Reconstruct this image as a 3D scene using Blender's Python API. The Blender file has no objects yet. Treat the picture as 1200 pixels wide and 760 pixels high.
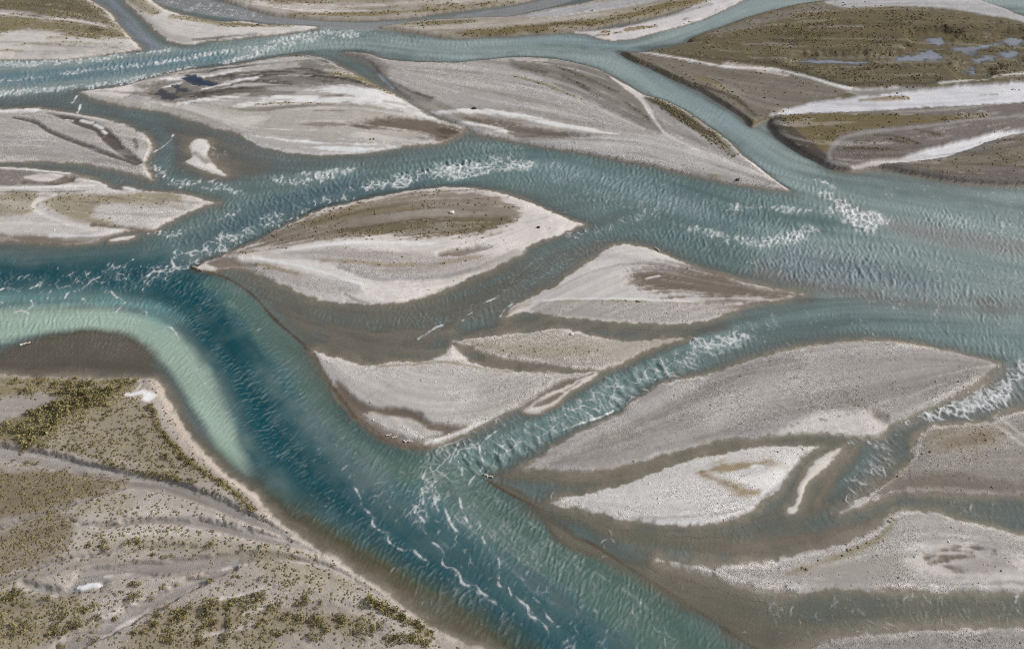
import bpy, math, time
import numpy as np

T0 = time.time()
rng = np.random.default_rng(7)
S = bpy.context.scene

# ------------------------------------------------------------------ camera
H = 120.0                      # flying height above the water, metres
PITCH = math.radians(45.0)     # below the horizontal
HFOV = math.radians(65.0)
cd = bpy.data.cameras.new('camera')
cam = bpy.data.objects.new('camera', cd)
S.collection.objects.link(cam)
cam.location = (0, 0, H)
cam.rotation_euler = (math.pi / 2 - PITCH, 0, 0)
cd.sensor_fit = 'HORIZONTAL'
cd.angle = HFOV
cd.clip_start = 1.0
cd.clip_end = 20000.0
S.camera = cam

# ------------------------------------------------------------------ sky, sun, exposure
SUN_EL = math.radians(33.0)
SUN_AZ = math.radians(80.0)    # from +Y (away from the camera) towards +X (right)
w = bpy.data.worlds.new('World')
S.world = w
w.use_nodes = True
nt = w.node_tree
nt.nodes.clear()
sky = nt.nodes.new('ShaderNodeTexSky')
sky.sky_type = 'NISHITA'
sky.sun_disc = False
sky.sun_elevation = SUN_EL
sky.sun_rotation = SUN_AZ
sky.air_density = 1.0
sky.dust_density = 4.0
sky.ozone_density = 1.0
hs = nt.nodes.new('ShaderNodeHueSaturation')
hs.inputs['Saturation'].default_value = 0.38
bg = nt.nodes.new('ShaderNodeBackground')
bg.inputs['Strength'].default_value = 0.09
wo = nt.nodes.new('ShaderNodeOutputWorld')
nt.links.new(sky.outputs[0], hs.inputs['Color'])
nt.links.new(hs.outputs[0], bg.inputs[0])
nt.links.new(bg.outputs[0], wo.inputs[0])
sl = bpy.data.lights.new('sun', 'SUN')
sl.energy = 2.0
sl.angle = math.radians(5.0)
sl.color = (1.0, 0.96, 0.90)
so = bpy.data.objects.new('sun', sl)
S.collection.objects.link(so)
from mathutils import Vector
sd_ = Vector((math.sin(SUN_AZ) * math.cos(SUN_EL), math.cos(SUN_AZ) * math.cos(SUN_EL), math.sin(SUN_EL)))
so.rotation_euler = sd_.to_track_quat('Z', 'Y').to_euler()
so.location = (60, 200, 150)
S.view_settings.view_transform = 'Standard'
S.view_settings.look = 'None'
S.view_settings.gamma = 1.0
S.view_settings.use_curve_mapping = False
S.view_settings.exposure = 0.33
S.cycles.filter_width = 1.0
S.cycles.use_denoising = False

# ------------------------------------------------------------------ image pixels cast through the camera -> ground metres
CX, CY = 600.0, 380.0
F = CX / math.tan(HFOV / 2)
CP, SP = math.cos(PITCH), math.sin(PITCH)

def ground(p):
    """image pixel coordinates (oblique 1200 x 760 image), cast through the camera to metres on the ground plane"""
    p = np.asarray(p, float)
    a = (p[..., 0] - CX) / F
    b = -(p[..., 1] - CY) / F
    dz = b * CP - SP
    t = H / -dz
    return np.stack([a * t, (CP + b * SP) * t], -1)

RES = 0.19
X0, X1, Y0, Y1 = -245.0, 245.0, 30.0, 330.0
NX, NY = int((X1 - X0) / RES), int((Y1 - Y0) / RES)

def to_cell(pts):
    return np.stack([(pts[..., 0] - X0) / RES, (pts[..., 1] - Y0) / RES], -1)

def smooth(pts, closed, n=6):
    """Catmull-Rom through the points; a point given twice in a row stays a corner"""
    P = np.asarray(pts, float)
    N = len(P)
    out = []
    rngi = range(N if closed else N - 1)
    for i in rngi:
        if closed:
            p0, p1, p2, p3 = P[i - 1], P[i], P[(i + 1) % N], P[(i + 2) % N]
        else:
            p0, p1, p2, p3 = P[max(i - 1, 0)], P[i], P[i + 1], P[min(i + 2, N - 1)]
        if np.hypot(*(p2 - p1)) < 1e-6:
            continue
        # damp tangents so tips do not overshoot
        L = np.hypot(*(p2 - p1))
        m1 = (p2 - p0) * 0.5
        m2 = (p3 - p1) * 0.5
        for m in (m1, m2):
            l = np.hypot(*m)
            if l > L: m *= L / l
        for k in range(n):
            t = k / n
            h00 = 2 * t**3 - 3 * t**2 + 1; h10 = t**3 - 2 * t**2 + t
            h01 = -2 * t**3 + 3 * t**2;    h11 = t**3 - t**2
            out.append(h00 * p1 + h10 * m1 + h01 * p2 + h11 * m2)
    if not closed:
        out.append(P[-1])
    return np.array(out)

def seg_dist(win, segs, R, rad=None):
    """min distance (m) from cells of window (i0,i1,j0,j1) to segments; capped at R. rad: radius at each point, subtracted"""
    i0, i1, j0, j1 = win
    D = np.full((j1 - j0, i1 - i0), R, np.float32)
    for k in range(len(segs) - 1):
        a, b = segs[k], segs[k + 1]
        ra = rb = 0.0
        if rad is not None: ra, rb = rad[k], rad[k + 1]
        m = (R + max(ra, rb)) / RES
        x0 = max(int(min(a[0], b[0]) - m), i0); x1 = min(int(max(a[0], b[0]) + m) + 2, i1)
        y0 = max(int(min(a[1], b[1]) - m), j0); y1 = min(int(max(a[1], b[1]) + m) + 2, j1)
        if x1 <= x0 or y1 <= y0: continue
        gx = np.arange(x0, x1, dtype=np.float32)[None, :] + 0.5
        gy = np.arange(y0, y1, dtype=np.float32)[:, None] + 0.5
        d = b - a
        L2 = float(d @ d) + 1e-9
        t = np.clip(((gx - a[0]) * d[0] + (gy - a[1]) * d[1]) / L2, 0, 1)
        dd = np.sqrt((gx - a[0] - t * d[0])**2 + (gy - a[1] - t * d[1])**2) * RES
        if rad is not None: dd = dd - (ra + (rb - ra) * t)
        v = D[y0 - j0:y1 - j0, x0 - i0:x1 - i0]
        np.minimum(v, dd, out=v)
    return D

def window(c, m):
    i0 = max(int(c[:, 0].min() - m), 0); i1 = min(int(c[:, 0].max() + m) + 2, NX)
    j0 = max(int(c[:, 1].min() - m), 0); j1 = min(int(c[:, 1].max() + m) + 2, NY)
    return i0, i1, j0, j1

def poly_sd(pts, R=6.0, n=6):
    """signed distance in metres, positive inside, capped at +-R; returns (slices, array, window)"""
    c = to_cell(ground(smooth(pts, True, n)))
    win = window(c, R / RES)
    i0, i1, j0, j1 = win
    W, Hh = i1 - i0, j1 - j0
    par = np.zeros((Hh, W + 1), np.int32)
    q = np.roll(c, -1, 0)
    for a, b in zip(c, q):
        if a[1] == b[1]: continue
        if a[1] > b[1]: a, b = b, a
        r0 = max(int(math.ceil(a[1] - 0.5)), j0); r1 = min(int(math.ceil(b[1] - 0.5)), j1)
        if r1 <= r0: continue
        r = np.arange(r0, r1)
        x = a[0] + (r + 0.5 - a[1]) / (b[1] - a[1]) * (b[0] - a[0])
        ix = np.clip(np.ceil(x - 0.5).astype(int) - i0, 0, W)
        par[r - j0, ix] += 1
    inside = (np.cumsum(par, 1)[:, :W] & 1).astype(bool)
    D = seg_dist(win, np.vstack([c, c[:1]]), R)
    return (slice(j0, j1), slice(i0, i1)), np.where(inside, D, -D), win

def stroke_sd(pts, r, R=6.0):
    """signed distance to a stroke; r = half width in image pixels (number or list), positive inside"""
    P = np.asarray(pts, float)
    rr = np.full(len(P), r, float) if np.isscalar(r) else np.asarray(r, float)
    Q = smooth(np.column_stack([P, rr]) if False else P, False, 5)
    # radius along the smoothed line
    L = np.r_[0, np.cumsum(np.hypot(*np.diff(Q, axis=0).T))]
    idx = [np.argmin(np.hypot(*(Q - p).T)) for p in P]
    rq = np.interp(L, L[idx], rr)
    tan = np.gradient(Q, axis=0)
    tan /= np.maximum(np.hypot(tan[:, 0], tan[:, 1])[:, None], 1e-6)
    nrm = np.column_stack([-tan[:, 1], tan[:, 0]])
    g = ground(Q)
    tw = ground(Q + tan) - g
    tw /= np.hypot(tw[:, 0], tw[:, 1])[:, None]
    dw = ground(Q + nrm) - g
    rw = np.abs(tw[:, 0] * dw[:, 1] - tw[:, 1] * dw[:, 0]) * rq
    c = to_cell(g)
    win = window(c, (R + rw.max()) / RES)
    i0, i1, j0, j1 = win
    return (slice(j0, j1), slice(i0, i1)), -seg_dist(win, c, R, rw), win

def sstep(x):
    x = np.clip(x, 0, 1)
    return x * x * (3 - 2 * x)

# ---- noise on the ground raster
def vnoise(cell, seed):
    r = np.random.default_rng(seed)
    nx, ny = int(NX * RES / cell) + 3, int(NY * RES / cell) + 3
    g = r.random((ny, nx)).astype(np.float32)
    x = np.arange(NX, dtype=np.float32) * RES / cell
    y = np.arange(NY, dtype=np.float32) * RES / cell
    xi, yi = x.astype(int), y.astype(int)
    fx, fy = sstep(x - xi)[None, :], sstep(y - yi)[:, None]
    a = g[yi][:, xi]; b = g[yi][:, xi + 1]; c = g[yi + 1][:, xi]; d = g[yi + 1][:, xi + 1]
    return (a * (1 - fx) + b * fx) * (1 - fy) + (c * (1 - fx) + d * fx) * fy - 0.5

def fbm(cell, seed, oct=3):
    return sum(vnoise(cell / 2**k, seed + 31 * k) / 1.7**k for k in range(oct))

def lin(rgb):
    c = np.asarray(rgb, float) / 255.0
    return np.where(c <= 0.04045, c / 12.92, ((c + 0.055) / 1.055)**2.4).astype(np.float32)

# ------------------------------------------------------------------ flow field (direction of the braids)
FLOW = [
 [(1260,-20),(1180,-5),(880,0),(800,35),(720,58),(640,55),(520,60),(400,47),(300,62),(150,80),(0,100),(-60,106)],
 [(720,58),(790,110),(850,150),(900,195),(960,222)],
 [(1260,262),(1200,255),(1100,238),(980,216),(900,205)],
 [(1260,340),(1200,330),(1050,300),(900,280),(760,235),(650,195),(560,200),(450,220),(330,255),(230,300),(100,325),(0,335),(-60,338)],
 [(1260,385),(1200,380),(1000,370),(900,385),(820,405),(740,445),(660,492),(580,530),(530,565),(560,610),(660,690),(760,770),(820,815)],
 [(150,330),(210,335),(260,380),(300,450),(370,540),(480,650),(600,740),(690,805)],
 [(720,262),(640,300),(570,345),(480,378),(400,378),(300,342)],
 [(-60,113),(0,115),(100,125),(200,145),(290,185),(400,195)],
 [(-60,192),(60,195),(180,215),(270,226),(400,212)],
 [(1170,440),(1090,485),(1030,520),(980,570),(930,610),(840,630),(740,640),(650,600),(580,565)],
 [(1050,500),(960,515),(850,525),(720,562),(600,570)],
 [(1260,605),(1200,600),(1100,590),(1040,590),(960,620)],
 [(1260,715),(1050,715),(900,720),(780,690),(700,640)],
 [(95,-20),(140,20),(165,50),(210,64)],
 [(180,-5),(250,12),(350,28),(480,28),(600,12),(660,-5)],
 [(-60,376),(0,375),(130,370),(200,390),(260,470),(290,550),(340,600)],
 # grain of the land
 [(-60,525),(30,530),(130,555),(240,590),(330,640),(440,700),(560,780)],
 [(-60,690),(0,680),(60,660),(150,645),(250,650),(350,662),(450,710)],
 [(-60,620),(0,612),(60,596),(130,580)],
 [(-60,460),(60,460),(160,465)],
 [(190,460),(215,510),(270,570)],
 [(300,290),(400,262),(500,250),(600,255)],
 [(240,312),(350,325),(450,340),(550,322),(660,268)],
 [(600,365),(680,325),(740,305),(830,325),(930,345)],
 [(380,425),(450,470),(530,480),(640,445)],
 [(620,545),(720,500),(820,450),(930,430),(1050,420),(1150,428)],
 [(660,585),(760,575),(860,560),(950,528)],
 [(800,662),(900,675),(1000,660),(1080,640),(1200,660)],
 [(0,10),(60,14),(130,30)],[(0,40),(80,42),(150,52)],
 [(170,100),(260,90),(350,85),(440,100),(520,140)],
 [(300,140),(400,135),(500,150)],
 [(440,75),(560,85),(650,100),(720,130),(780,158)],
 [(650,170),(750,175),(900,215)],
 [(760,118),(810,145),(860,180)],
 [(850,40),(950,30),(1050,25),(1200,40)],[(900,60),(1000,60),(1100,60),(1200,65)],
 [(760,70),(850,90),(920,100),(1000,112),(1200,108)],
 [(930,150),(1000,148),(1100,145),(1200,132)],[(990,185),(1080,180),(1200,150)],
]

def flow_field():
    step = 16
    gx = (np.arange(0, NX, step) + 0.5) * RES + X0
    gy = (np.arange(0, NY, step) + 0.5) * RES + Y0
    A = np.zeros((len(gy), len(gx)), np.float32); B = A.copy(); Wt = A.copy() + 1e-9
    for line in FLOW:
        g = ground(smooth(line, False, 6))
        L = np.r_[0, np.cumsum(np.hypot(*np.diff(g, axis=0).T))]
        n = max(int(L[-1] / 4), 2)
        t = np.linspace(0, L[-1], n)
        q = np.column_stack([np.interp(t, L, g[:, 0]), np.interp(t, L, g[:, 1])])
        th = np.arctan2(*np.gradient(q, axis=0).T[::-1])
        for (x, y), a in zip(q, th):
            d2 = (gx[None, :] - x)**2 + (gy[:, None] - y)**2
            wgt = 1.0 / (d2 + 9.0)**1.7
            A += wgt * math.cos(2 * a); B += wgt * math.sin(2 * a); Wt += wgt
    A /= Wt; B /= Wt
    def up(M):
        x = np.clip((np.arange(NX) / step) - 0.5, 0, M.shape[1] - 1.001)
        y = np.clip((np.arange(NY) / step) - 0.5, 0, M.shape[0] - 1.001)
        xi, yi = x.astype(int), y.astype(int)
        fx, fy = (x - xi)[None, :].astype(np.float32), (y - yi)[:, None].astype(np.float32)
        return (M[yi][:, xi] * (1 - fx) + M[yi][:, xi + 1] * fx) * (1 - fy) + (M[yi + 1][:, xi] * (1 - fx) + M[yi + 1][:, xi + 1] * fx) * fy
    return 0.5 * np.arctan2(up(B), up(A)).astype(np.float32)

THETA = flow_field()

def lic(src, steps=14, h=2.0):
    """streak a noise along the flow (half resolution for speed)"""
    th = THETA[::2, ::2]; s = src[::2, ::2]
    ny, nx = s.shape
    acc = s.copy()
    for sgn in (1, -1):
        x = np.tile(np.arange(nx, dtype=np.float32), (ny, 1)); y = np.tile(np.arange(ny, dtype=np.float32)[:, None], (1, nx))
        c0 = np.cos(th) * sgn; s0 = np.sin(th) * sgn
        for k in range(steps):
            xi = np.clip(x, 0, nx - 1).astype(np.int32); yi = np.clip(y, 0, ny - 1).astype(np.int32)
            c = np.cos(th[yi, xi]); s1 = np.sin(th[yi, xi])
            f = np.where(c * c0 + s1 * s0 < 0, -1.0, 1.0).astype(np.float32)
            c0, s0 = c * f, s1 * f
            x = x + c0 * h; y = y + s0 * h
            acc += s[np.clip(y, 0, ny - 1).astype(np.int32), np.clip(x, 0, nx - 1).astype(np.int32)]
    acc -= acc.mean(); acc /= acc.std() + 1e-6
    out = np.repeat(np.repeat(acc, 2, 0), 2, 1)[:NY, :NX]
    out = .5 * out + .25 * np.roll(out, 1, 0) + .25 * np.roll(out, -1, 0)
    return .5 * out + .25 * np.roll(out, 1, 1) + .25 * np.roll(out, -1, 1)

FINE = vnoise(.45, 9); N1 = fbm(1.2, 11, 2); N4 = fbm(4.0, 12, 3); N12 = fbm(14.0, 13, 3)
STREAK = lic(np.random.default_rng(5).standard_normal((NY, NX)).astype(np.float32), 26, 1.0)
STREAKR = lic(vnoise(1.5, 71), 40, 1.3)
STREAKW = lic(vnoise(2.4, 77) + 0.6 * vnoise(5.0, 78), 22, 3.0)
print('noise', round(time.time() - T0, 1))

# ------------------------------------------------------------------ the rasters
COL = np.zeros((NY, NX, 3), np.float32); COL[:] = lin((136, 124, 110))     # ground colour, bed by default
GRAIN = np.full((NY, NX), 0.25, np.float32)                                # how coarse the gravel is
WET = np.full((NY, NX), 0.6, np.float32)
VEG = np.zeros((NY, NX), np.float32)                                       # density of tufts
LAND = np.full((NY, NX), -14.0, np.float32)                                # distance from the shore, + on land
LOW = np.zeros((NY, NX), np.float32)                                       # lowered to about water level
ZL = np.zeros((NY, NX), np.float32)
OWNER = np.zeros((NY, NX), np.int16)
BEST = np.full((NY, NX), -14.0, np.float32)

PAL = dict(s=(206,199,193), ws=(222,218,215), g=(168,161,155), lg=(188,182,176), dg=(136,129,122), w=(112,100,88), v=(106,96,68),
           vd=(76,69,50), vl=(150,140,116), gs=(152,147,145), dk=(66,60,54), bl=(164,172,184), ol=(128,116,72), silt=(158,150,142), br=(140,122,90))
GR = dict(s=.25, ws=.08, g=.9, lg=.8, dg=.9, w=.2, v=.5, vd=.5, vl=.6, gs=.4, dk=.5, bl=.05, ol=.5, silt=.25, br=.3)
WT = dict(w=.75, bl=1.0, dk=.2)

ISL = [  # key, name, label, category, height, shore width, base colour, outline
 ('A','river_bank','shrub dotted grey brown bank filling the lower left corner','river bank',1.1,1.6,(166,157,148),
  [(-170,436),(0,438),(30,441),(60,442),(90,443),(130,443),(165,443),(180,443),(186,449),(191,456),(196,466),(203,481),(212,495),(220,508),(231,523),(246,538),(263,553),(283,568),(300,578),(308,590),(318,602),(335,618),(355,632),(375,645),(400,659),(420,674),(440,686),(455,696),(470,710),(490,725),(520,742),(545,753),(567,760),(610,778),(660,800),(720,840),(780,960),(-170,960)]),
 ('B','gravel_bar','leaf shaped bar with brown scrubby back and pale sandy lower half, in midstream','gravel bar',0.8,2.0,(204,197,191),
  [(228,315),(228,315),(240,308),(262,300),(280,292),(300,283),(325,270),(350,258),(370,249),(390,243),(420,236),(450,229),(475,225),(500,221),(530,220),(560,222),(590,227),(610,233),(630,241),(650,250),(668,258),(684,263),(684,263),(670,268),(650,276),(625,286),(610,297),(595,304),(580,312),(565,319),(550,326),(530,334),(510,343),(490,350),(470,355),(450,356),(430,357),(410,357),(390,354),(370,350),(350,342),(335,335),(315,326),(300,319),(283,314),(262,315),(245,317)]),
 ('C','gravel_bar','pale cobbled bar with curved brown wet streak, left of the green rapids','gravel bar',0.55,1.5,(188,182,176),
  [(367,411),(367,411),(385,417),(400,421),(420,427),(440,428),(455,425),(475,424),(495,424),(512,419),(522,413),(530,402),(530,402),(534,409),(542,417),(552,423),(565,428),(580,431),(600,434),(620,436),(645,437),(665,437),(700,436),(685,441),(665,445),(650,451),(632,462),(615,470),(600,478),(590,484),(575,492),(560,500),(545,507),(530,513),(515,519),(500,522),(485,521),(470,518),(455,512),(440,505),(425,494),(412,482),(402,468),(390,450),(380,434),(372,420)]),
 ('C2','sand_spit','thin teardrop spit of sand with a wet brown middle beside the green rapids','sand spit',0.25,0.8,(200,192,184),
  [(702,437),(702,437),(690,439),(660,453),(640,462),(622,474),(613,481),(620,484),(632,483),(645,477),(660,466),(675,455),(690,446)]),
 ('D','gravel_bar','slim speckled gravel bar between two brown side channels in the centre','gravel bar',0.45,1.2,(172,165,155),
  [(532,400),(545,398),(560,395),(580,393),(600,391),(620,389),(640,386),(655,385),(670,387),(685,391),(700,395),(720,398),(745,399),(765,398),(785,396),(806,396),(806,396),(790,401),(770,407),(750,415),(735,423),(720,430),(705,434),(690,433),(660,431),(640,427),(620,424),(600,421),(580,418),(560,410),(545,404)]),
 ('E','gravel_bar','smooth sandy bar with a wet brown top and a straight gravel lower strip','gravel bar',0.5,1.8,(196,190,185),
  [(590,373),(590,373),(600,362),(613,354),(630,345),(650,335),(670,322),(690,307),(705,296),(718,289),(730,286),(745,287),(760,291),(775,297),(790,303),(810,312),(830,319),(850,323),(870,329),(890,334),(910,339),(925,342),(942,345),(942,345),(920,350),(900,353),(878,355),(862,362),(845,369),(825,376),(805,379),(780,379),(750,378),(720,377),(690,375),(660,371),(640,367),(625,365),(610,367)]),
 ('F','gravel_bar','largest grey gravel bar, long and rounded, right of the green rapids','gravel bar',0.6,1.5,(167,161,156),
  [(608,549),(608,549),(625,540),(650,524),(675,509),(700,497),(715,491),(730,485),(737,476),(750,465),(770,452),(790,446),(815,441),(835,437),(850,431),(870,424),(900,416),(930,409),(960,404),(990,400),(1020,399),(1050,401),(1075,404),(1100,409),(1130,416),(1150,421),(1168,426),(1168,426),(1162,432),(1153,441),(1140,451),(1120,462),(1100,473),(1080,482),(1065,489),(1050,495),(1042,500),(1035,508),(1025,511),(1010,511),(980,509),(950,508),(920,510),(900,511),(880,512),(850,515),(830,520),(800,527),(775,534),(750,541),(720,548),(690,552),(670,552),(650,551),(630,550)]),
 ('G','gravel_bar','whitest bar with a brown V shaped stain, under the largest grey bar','gravel bar',0.5,1.3,(200,195,190),
  [(645,589),(645,589),(660,583),(680,580),(700,575),(720,571),(740,564),(760,556),(780,548),(800,541),(820,536),(850,531),(870,527),(900,523),(930,522),(966,523),(966,523),(950,528),(941,534),(935,541),(925,553),(915,565),(905,577),(890,591),(875,600),(860,607),(840,612),(815,616),(795,616),(770,613),(745,609),(720,605),(700,601),(680,596),(660,592)]),
 ('G2','sand_spit','narrow curved pale sand sliver right of the brown stained white bar','sand spit',0.22,0.7,(204,198,190),
  [(988,523),(988,523),(981,531),(975,540),(965,550),(952,560),(944,567),(941,577),(938,590),(932,599),(925,600),(922,596),(929,593),(934,580),(936,571),(942,561),(949,548),(960,537),(972,529)]),
 ('H','gravel_bar','grey gravel bar with a pale oval ring around brown silt, at the right edge','gravel bar',0.55,1.4,(172,166,160),
  [(770,656),(770,656),(790,658),(810,661),(835,664),(850,661),(875,660),(895,658),(920,653),(950,646),(975,640),(1000,633),(1015,625),(1030,617),(1040,608),(1050,600),(1058,597),(1075,598),(1100,601),(1120,608),(1150,615),(1175,622),(1200,629),(1250,640),(1330,655),(1330,700),(1250,696),(1200,694),(1150,693),(1100,692),(1050,690),(1000,689),(985,689),(960,691),(930,693),(900,691),(870,685),(850,679),(830,673),(810,667),(790,661)]),
 ('I','gravel_bar','coarse grey gravel bar in the bottom right corner','gravel bar',0.5,1.4,(164,159,154),
  [(935,772),(947,761),(960,754),(980,748),(1000,745),(1030,743),(1060,741),(1080,737),(1110,737),(1150,735),(1200,735),(1330,735),(1330,930),(960,930),(930,820),(928,790)]),
 ('J','gravel_bar','brown speckled gravel bar under the white rapids at the right edge','gravel bar',0.55,1.4,(152,145,138),
  [(984,601),(984,601),(1000,589),(1015,578),(1028,570),(1045,560),(1060,545),(1069,531),(1073,517),(1080,505),(1095,499),(1130,497),(1152,495),(1168,489),(1185,483),(1200,480),(1330,474),(1330,584),(1200,580),(1160,580),(1120,577),(1080,576),(1050,579),(1030,585),(1010,594)]),
 ('K1','gravel_bar','streaked silt and gravel bar with small dark pools, upper left of centre','gravel bar',0.6,1.8,(170,164,159),
  [(92,108),(92,108),(120,104),(150,100),(165,95),(190,88),(215,83),(245,80),(260,78),(290,74),(310,70),(330,67),(350,65),(370,67),(385,72),(405,82),(425,92),(445,104),(460,110),(480,122),(495,130),(507,138),(525,144),(545,150),(535,160),(520,167),(500,169),(470,172),(440,177),(410,180),(390,181),(370,181),(345,179),(320,175),(305,170),(290,161),(270,154),(250,150),(235,144),(215,138),(190,131),(160,126),(130,120),(105,114)]),
 ('K2','gravel_bar','long pointed gravel bar with brown silt ridges, upper centre','gravel bar',0.7,.7,(169,163,158),
  [(405,62),(430,64),(450,70),(480,73),(510,74),(540,74),(555,72),(580,70),(600,68),(620,68),(650,70),(670,74),(695,80),(715,89),(735,101),(755,112),(780,119),(800,129),(820,142),(840,156),(855,167),(868,181),(880,190),(900,206),(924,223),(924,223),(910,222),(880,218),(850,213),(820,207),(790,200),(760,193),(730,188),(700,182),(680,178),(650,174),(632,171),(615,168),(600,165),(580,161),(560,157),(548,150),(535,145),(515,135),(497,127),(482,118),(464,106),(452,96),(443,85),(436,76),(425,70)]),
 ('L1','gravel_bar','pale gravel bar cut by two brown channels at the left edge','gravel bar',0.5,1.4,(173,167,161),
  [(-170,124),(0,129),(20,128),(40,127),(65,130),(90,134),(110,138),(130,142),(150,149),(165,156),(175,164),(178,172),(174,184),(170,190),(173,200),(178,211),(178,211),(168,206),(150,202),(130,197),(100,192),(70,190),(40,189),(0,190),(-170,192)]),
 ('L2','gravel_bar','pale bar with light brown scrub and white sandy tracks at the left edge','gravel bar',0.55,1.3,(190,184,178),
  [(-170,194),(0,196),(20,198),(45,199),(80,203),(100,209),(120,214),(130,220),(140,223),(160,224),(190,225),(215,228),(235,233),(256,238),(256,238),(240,241),(225,247),(210,254),(195,262),(180,269),(172,271),(155,270),(143,273),(125,278),(110,283),(90,286),(60,285),(30,284),(0,283),(-170,280)]),
 ('L3','sand_spit','tiny white sand sliver above the pale scrubby bar at left','sand spit',0.15,0.6,(210,204,200),
  [(143,219),(150,219),(158,221),(168,224),(160,225),(150,224),(145,222)]),
 ('L4','sand_spit','small broken patch of white sand in the brown shallows at left','sand spit',0.18,0.8,(205,199,195),
  [(222,170),(230,163),(240,164),(246,172),(243,183),(252,195),(265,206),(250,203),(235,198),(216,190),(225,184)]),
 ('L5','sand_spit','thin white sand streak in the water under the pale scrubby bar','sand spit',0.15,0.6,(210,204,200),
  [(128,281),(140,278),(158,276),(155,279),(142,282),(131,283)]),
 ('M','gravel_bar','olive scrub covered bar with sandy shore in the top left corner','gravel bar',0.8,1.8,(192,186,180),
  [(-170,71),(0,70),(40,70),(80,70),(110,66),(140,62),(160,59),(166,58),(156,48),(149,40),(140,32),(132,20),(120,10),(105,0),(85,-15),(50,-70),(-170,-70)]),
 ('N','gravel_bar','wedge of pale sand with an olive grass strip, at the top left','gravel bar',0.6,1.6,(196,190,184),
  [(138,-10),(150,5),(165,18),(180,33),(190,42),(198,48),(210,51),(225,52),(245,48),(265,47),(290,44),(320,41),(345,38),(372,33),(365,31),(340,30),(310,29),(290,26),(260,26),(235,23),(215,18),(195,12),(180,3),(165,-10),(150,-25),(120,-40)]),
 ('O','gravel_bar','streaky brown and sandy bar along the top edge, left of centre','gravel bar',0.8,.6,(168,160,150),
  [(235,-12),(265,2),(285,8),(300,13),(320,18),(345,21),(380,24),(420,25),(440,24),(480,21),(520,15),(560,10),(600,5),(625,0),(660,-10),(700,-70),(200,-70)]),
 ('P','gravel_bar','long olive and sand striped bar along the top edge, right of centre','gravel bar',0.8,.6,(160,152,140),
  [(445,33),(460,30),(490,26),(530,23),(570,21),(600,20),(640,12),(680,5),(700,0),(730,-15),(760,-70),(960,-70),(870,-15),(835,0),(800,9),(775,17),(740,25),(710,30),(690,34),(660,38),(630,40),(600,42),(570,43),(545,45),(520,44),(495,40),(470,36)]),
 ('Q','gravel_bar','thin broken white sand bar beside the river at the top','gravel bar',0.35,1.6,(198,192,190),
  [(668,38),(690,41),(705,46),(725,47),(745,45),(770,38),(800,30),(830,20),(862,5),(890,-10),(960,-50),(880,-30),(845,-6),(820,4),(795,15),(770,22),(740,30),(700,36)]),
 ('R','gravel_bar','large olive scrub covered bar with blue ponds, upper right','gravel bar',1.3,0.6,(110,101,80),
  [(725,61),(725,61),(740,70),(760,78),(780,88),(800,97),(820,106),(840,118),(860,130),(873,140),(880,148),(886,147),(895,142),(906,140),(930,137),(1000,134),(1080,130),(1140,126.5),(1200,124.5),(1330,122),(1330,70),(1260,45),(1200,22),(1170,10),(1150,3),(1120,-12),(1060,-30),(1020,-14),(990,0),(960,3),(930,8),(900,15),(870,24),(840,35),(820,42),(806,49),(810,51),(800,53),(785,57),(765,61),(745,64)]),
 ('R3','gravel_bar','low brown grey bar with grass and white sand track, right of the diagonal channel','gravel bar',1.3,0.7,(122,114,108),
  [(903,141),(902,150),(910,160),(920,168),(935,178),(955,188),(970,196),(980,199),(1000,201),(1015,199),(1030,198),(1050,201),(1080,207),(1110,212),(1150,216),(1200,217),(1330,216),(1330,121),(1200,123.5),(1140,125.5),(1080,129),(1000,133),(930,136)]),
]
KEYS = {}
for n_, (key, name, label, cat, hgt, wd, base, out) in enumerate(ISL, 1):
    sl_, sd, win = poly_sd(out, 14.0)
    sd0 = sd + N4[sl_] * .25
    sd = sd + (N1[sl_] * 0.5 + N4[sl_] * 0.3 + FINE[sl_] * .3) * np.clip(wd, .5, 1.2)
    KEYS[key] = n_
    up = sd > BEST[sl_]
    BEST[sl_][up] = sd[up]
    LAND[sl_] = np.maximum(LAND[sl_], sd)
    OWNER[sl_] = np.where(up & (sd > -13.5), n_, OWNER[sl_])
    m = sstep((sd + 0.10) / 0.2)[..., None]
    COL[sl_] = COL[sl_] * (1 - m) + lin(base) * m
    g = dict(E=.15, B=.3, K1=.45, M=.3, N=.2, Q=.2, L2=.5, L3=.1, L4=.3, L5=.1, C2=.1, G2=.15, A=.5, O=.4, P=.5).get(key, .9)
    GRAIN[sl_] = GRAIN[sl_] * (1 - m[..., 0]) + g * m[..., 0]
    WET[sl_] *= (1 - m[..., 0] * (1 if key not in 'x' else 1))
    prof = 1 - np.exp(-np.clip(np.minimum(sd + .25, sd0 + .15), .02, None) / wd)
    prof = np.where(sd > 0, prof, 0)
    if key not in ('A', 'R', 'R3', 'O', 'P'):
        rm = (sstep((sd - .05) / .25) * sstep((.95 - sd + N4[sl_]) / .4) * np.clip(.45 + 1.2 * N12[sl_] + .6 * N4[sl_], 0, .75))[..., None]
        COL[sl_] = COL[sl_] * (1 - rm) + lin((212, 205, 198)) * rm
    ZL[sl_] = np.maximum(ZL[sl_], hgt * prof)
print('islands', round(time.time() - T0, 1))

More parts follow.
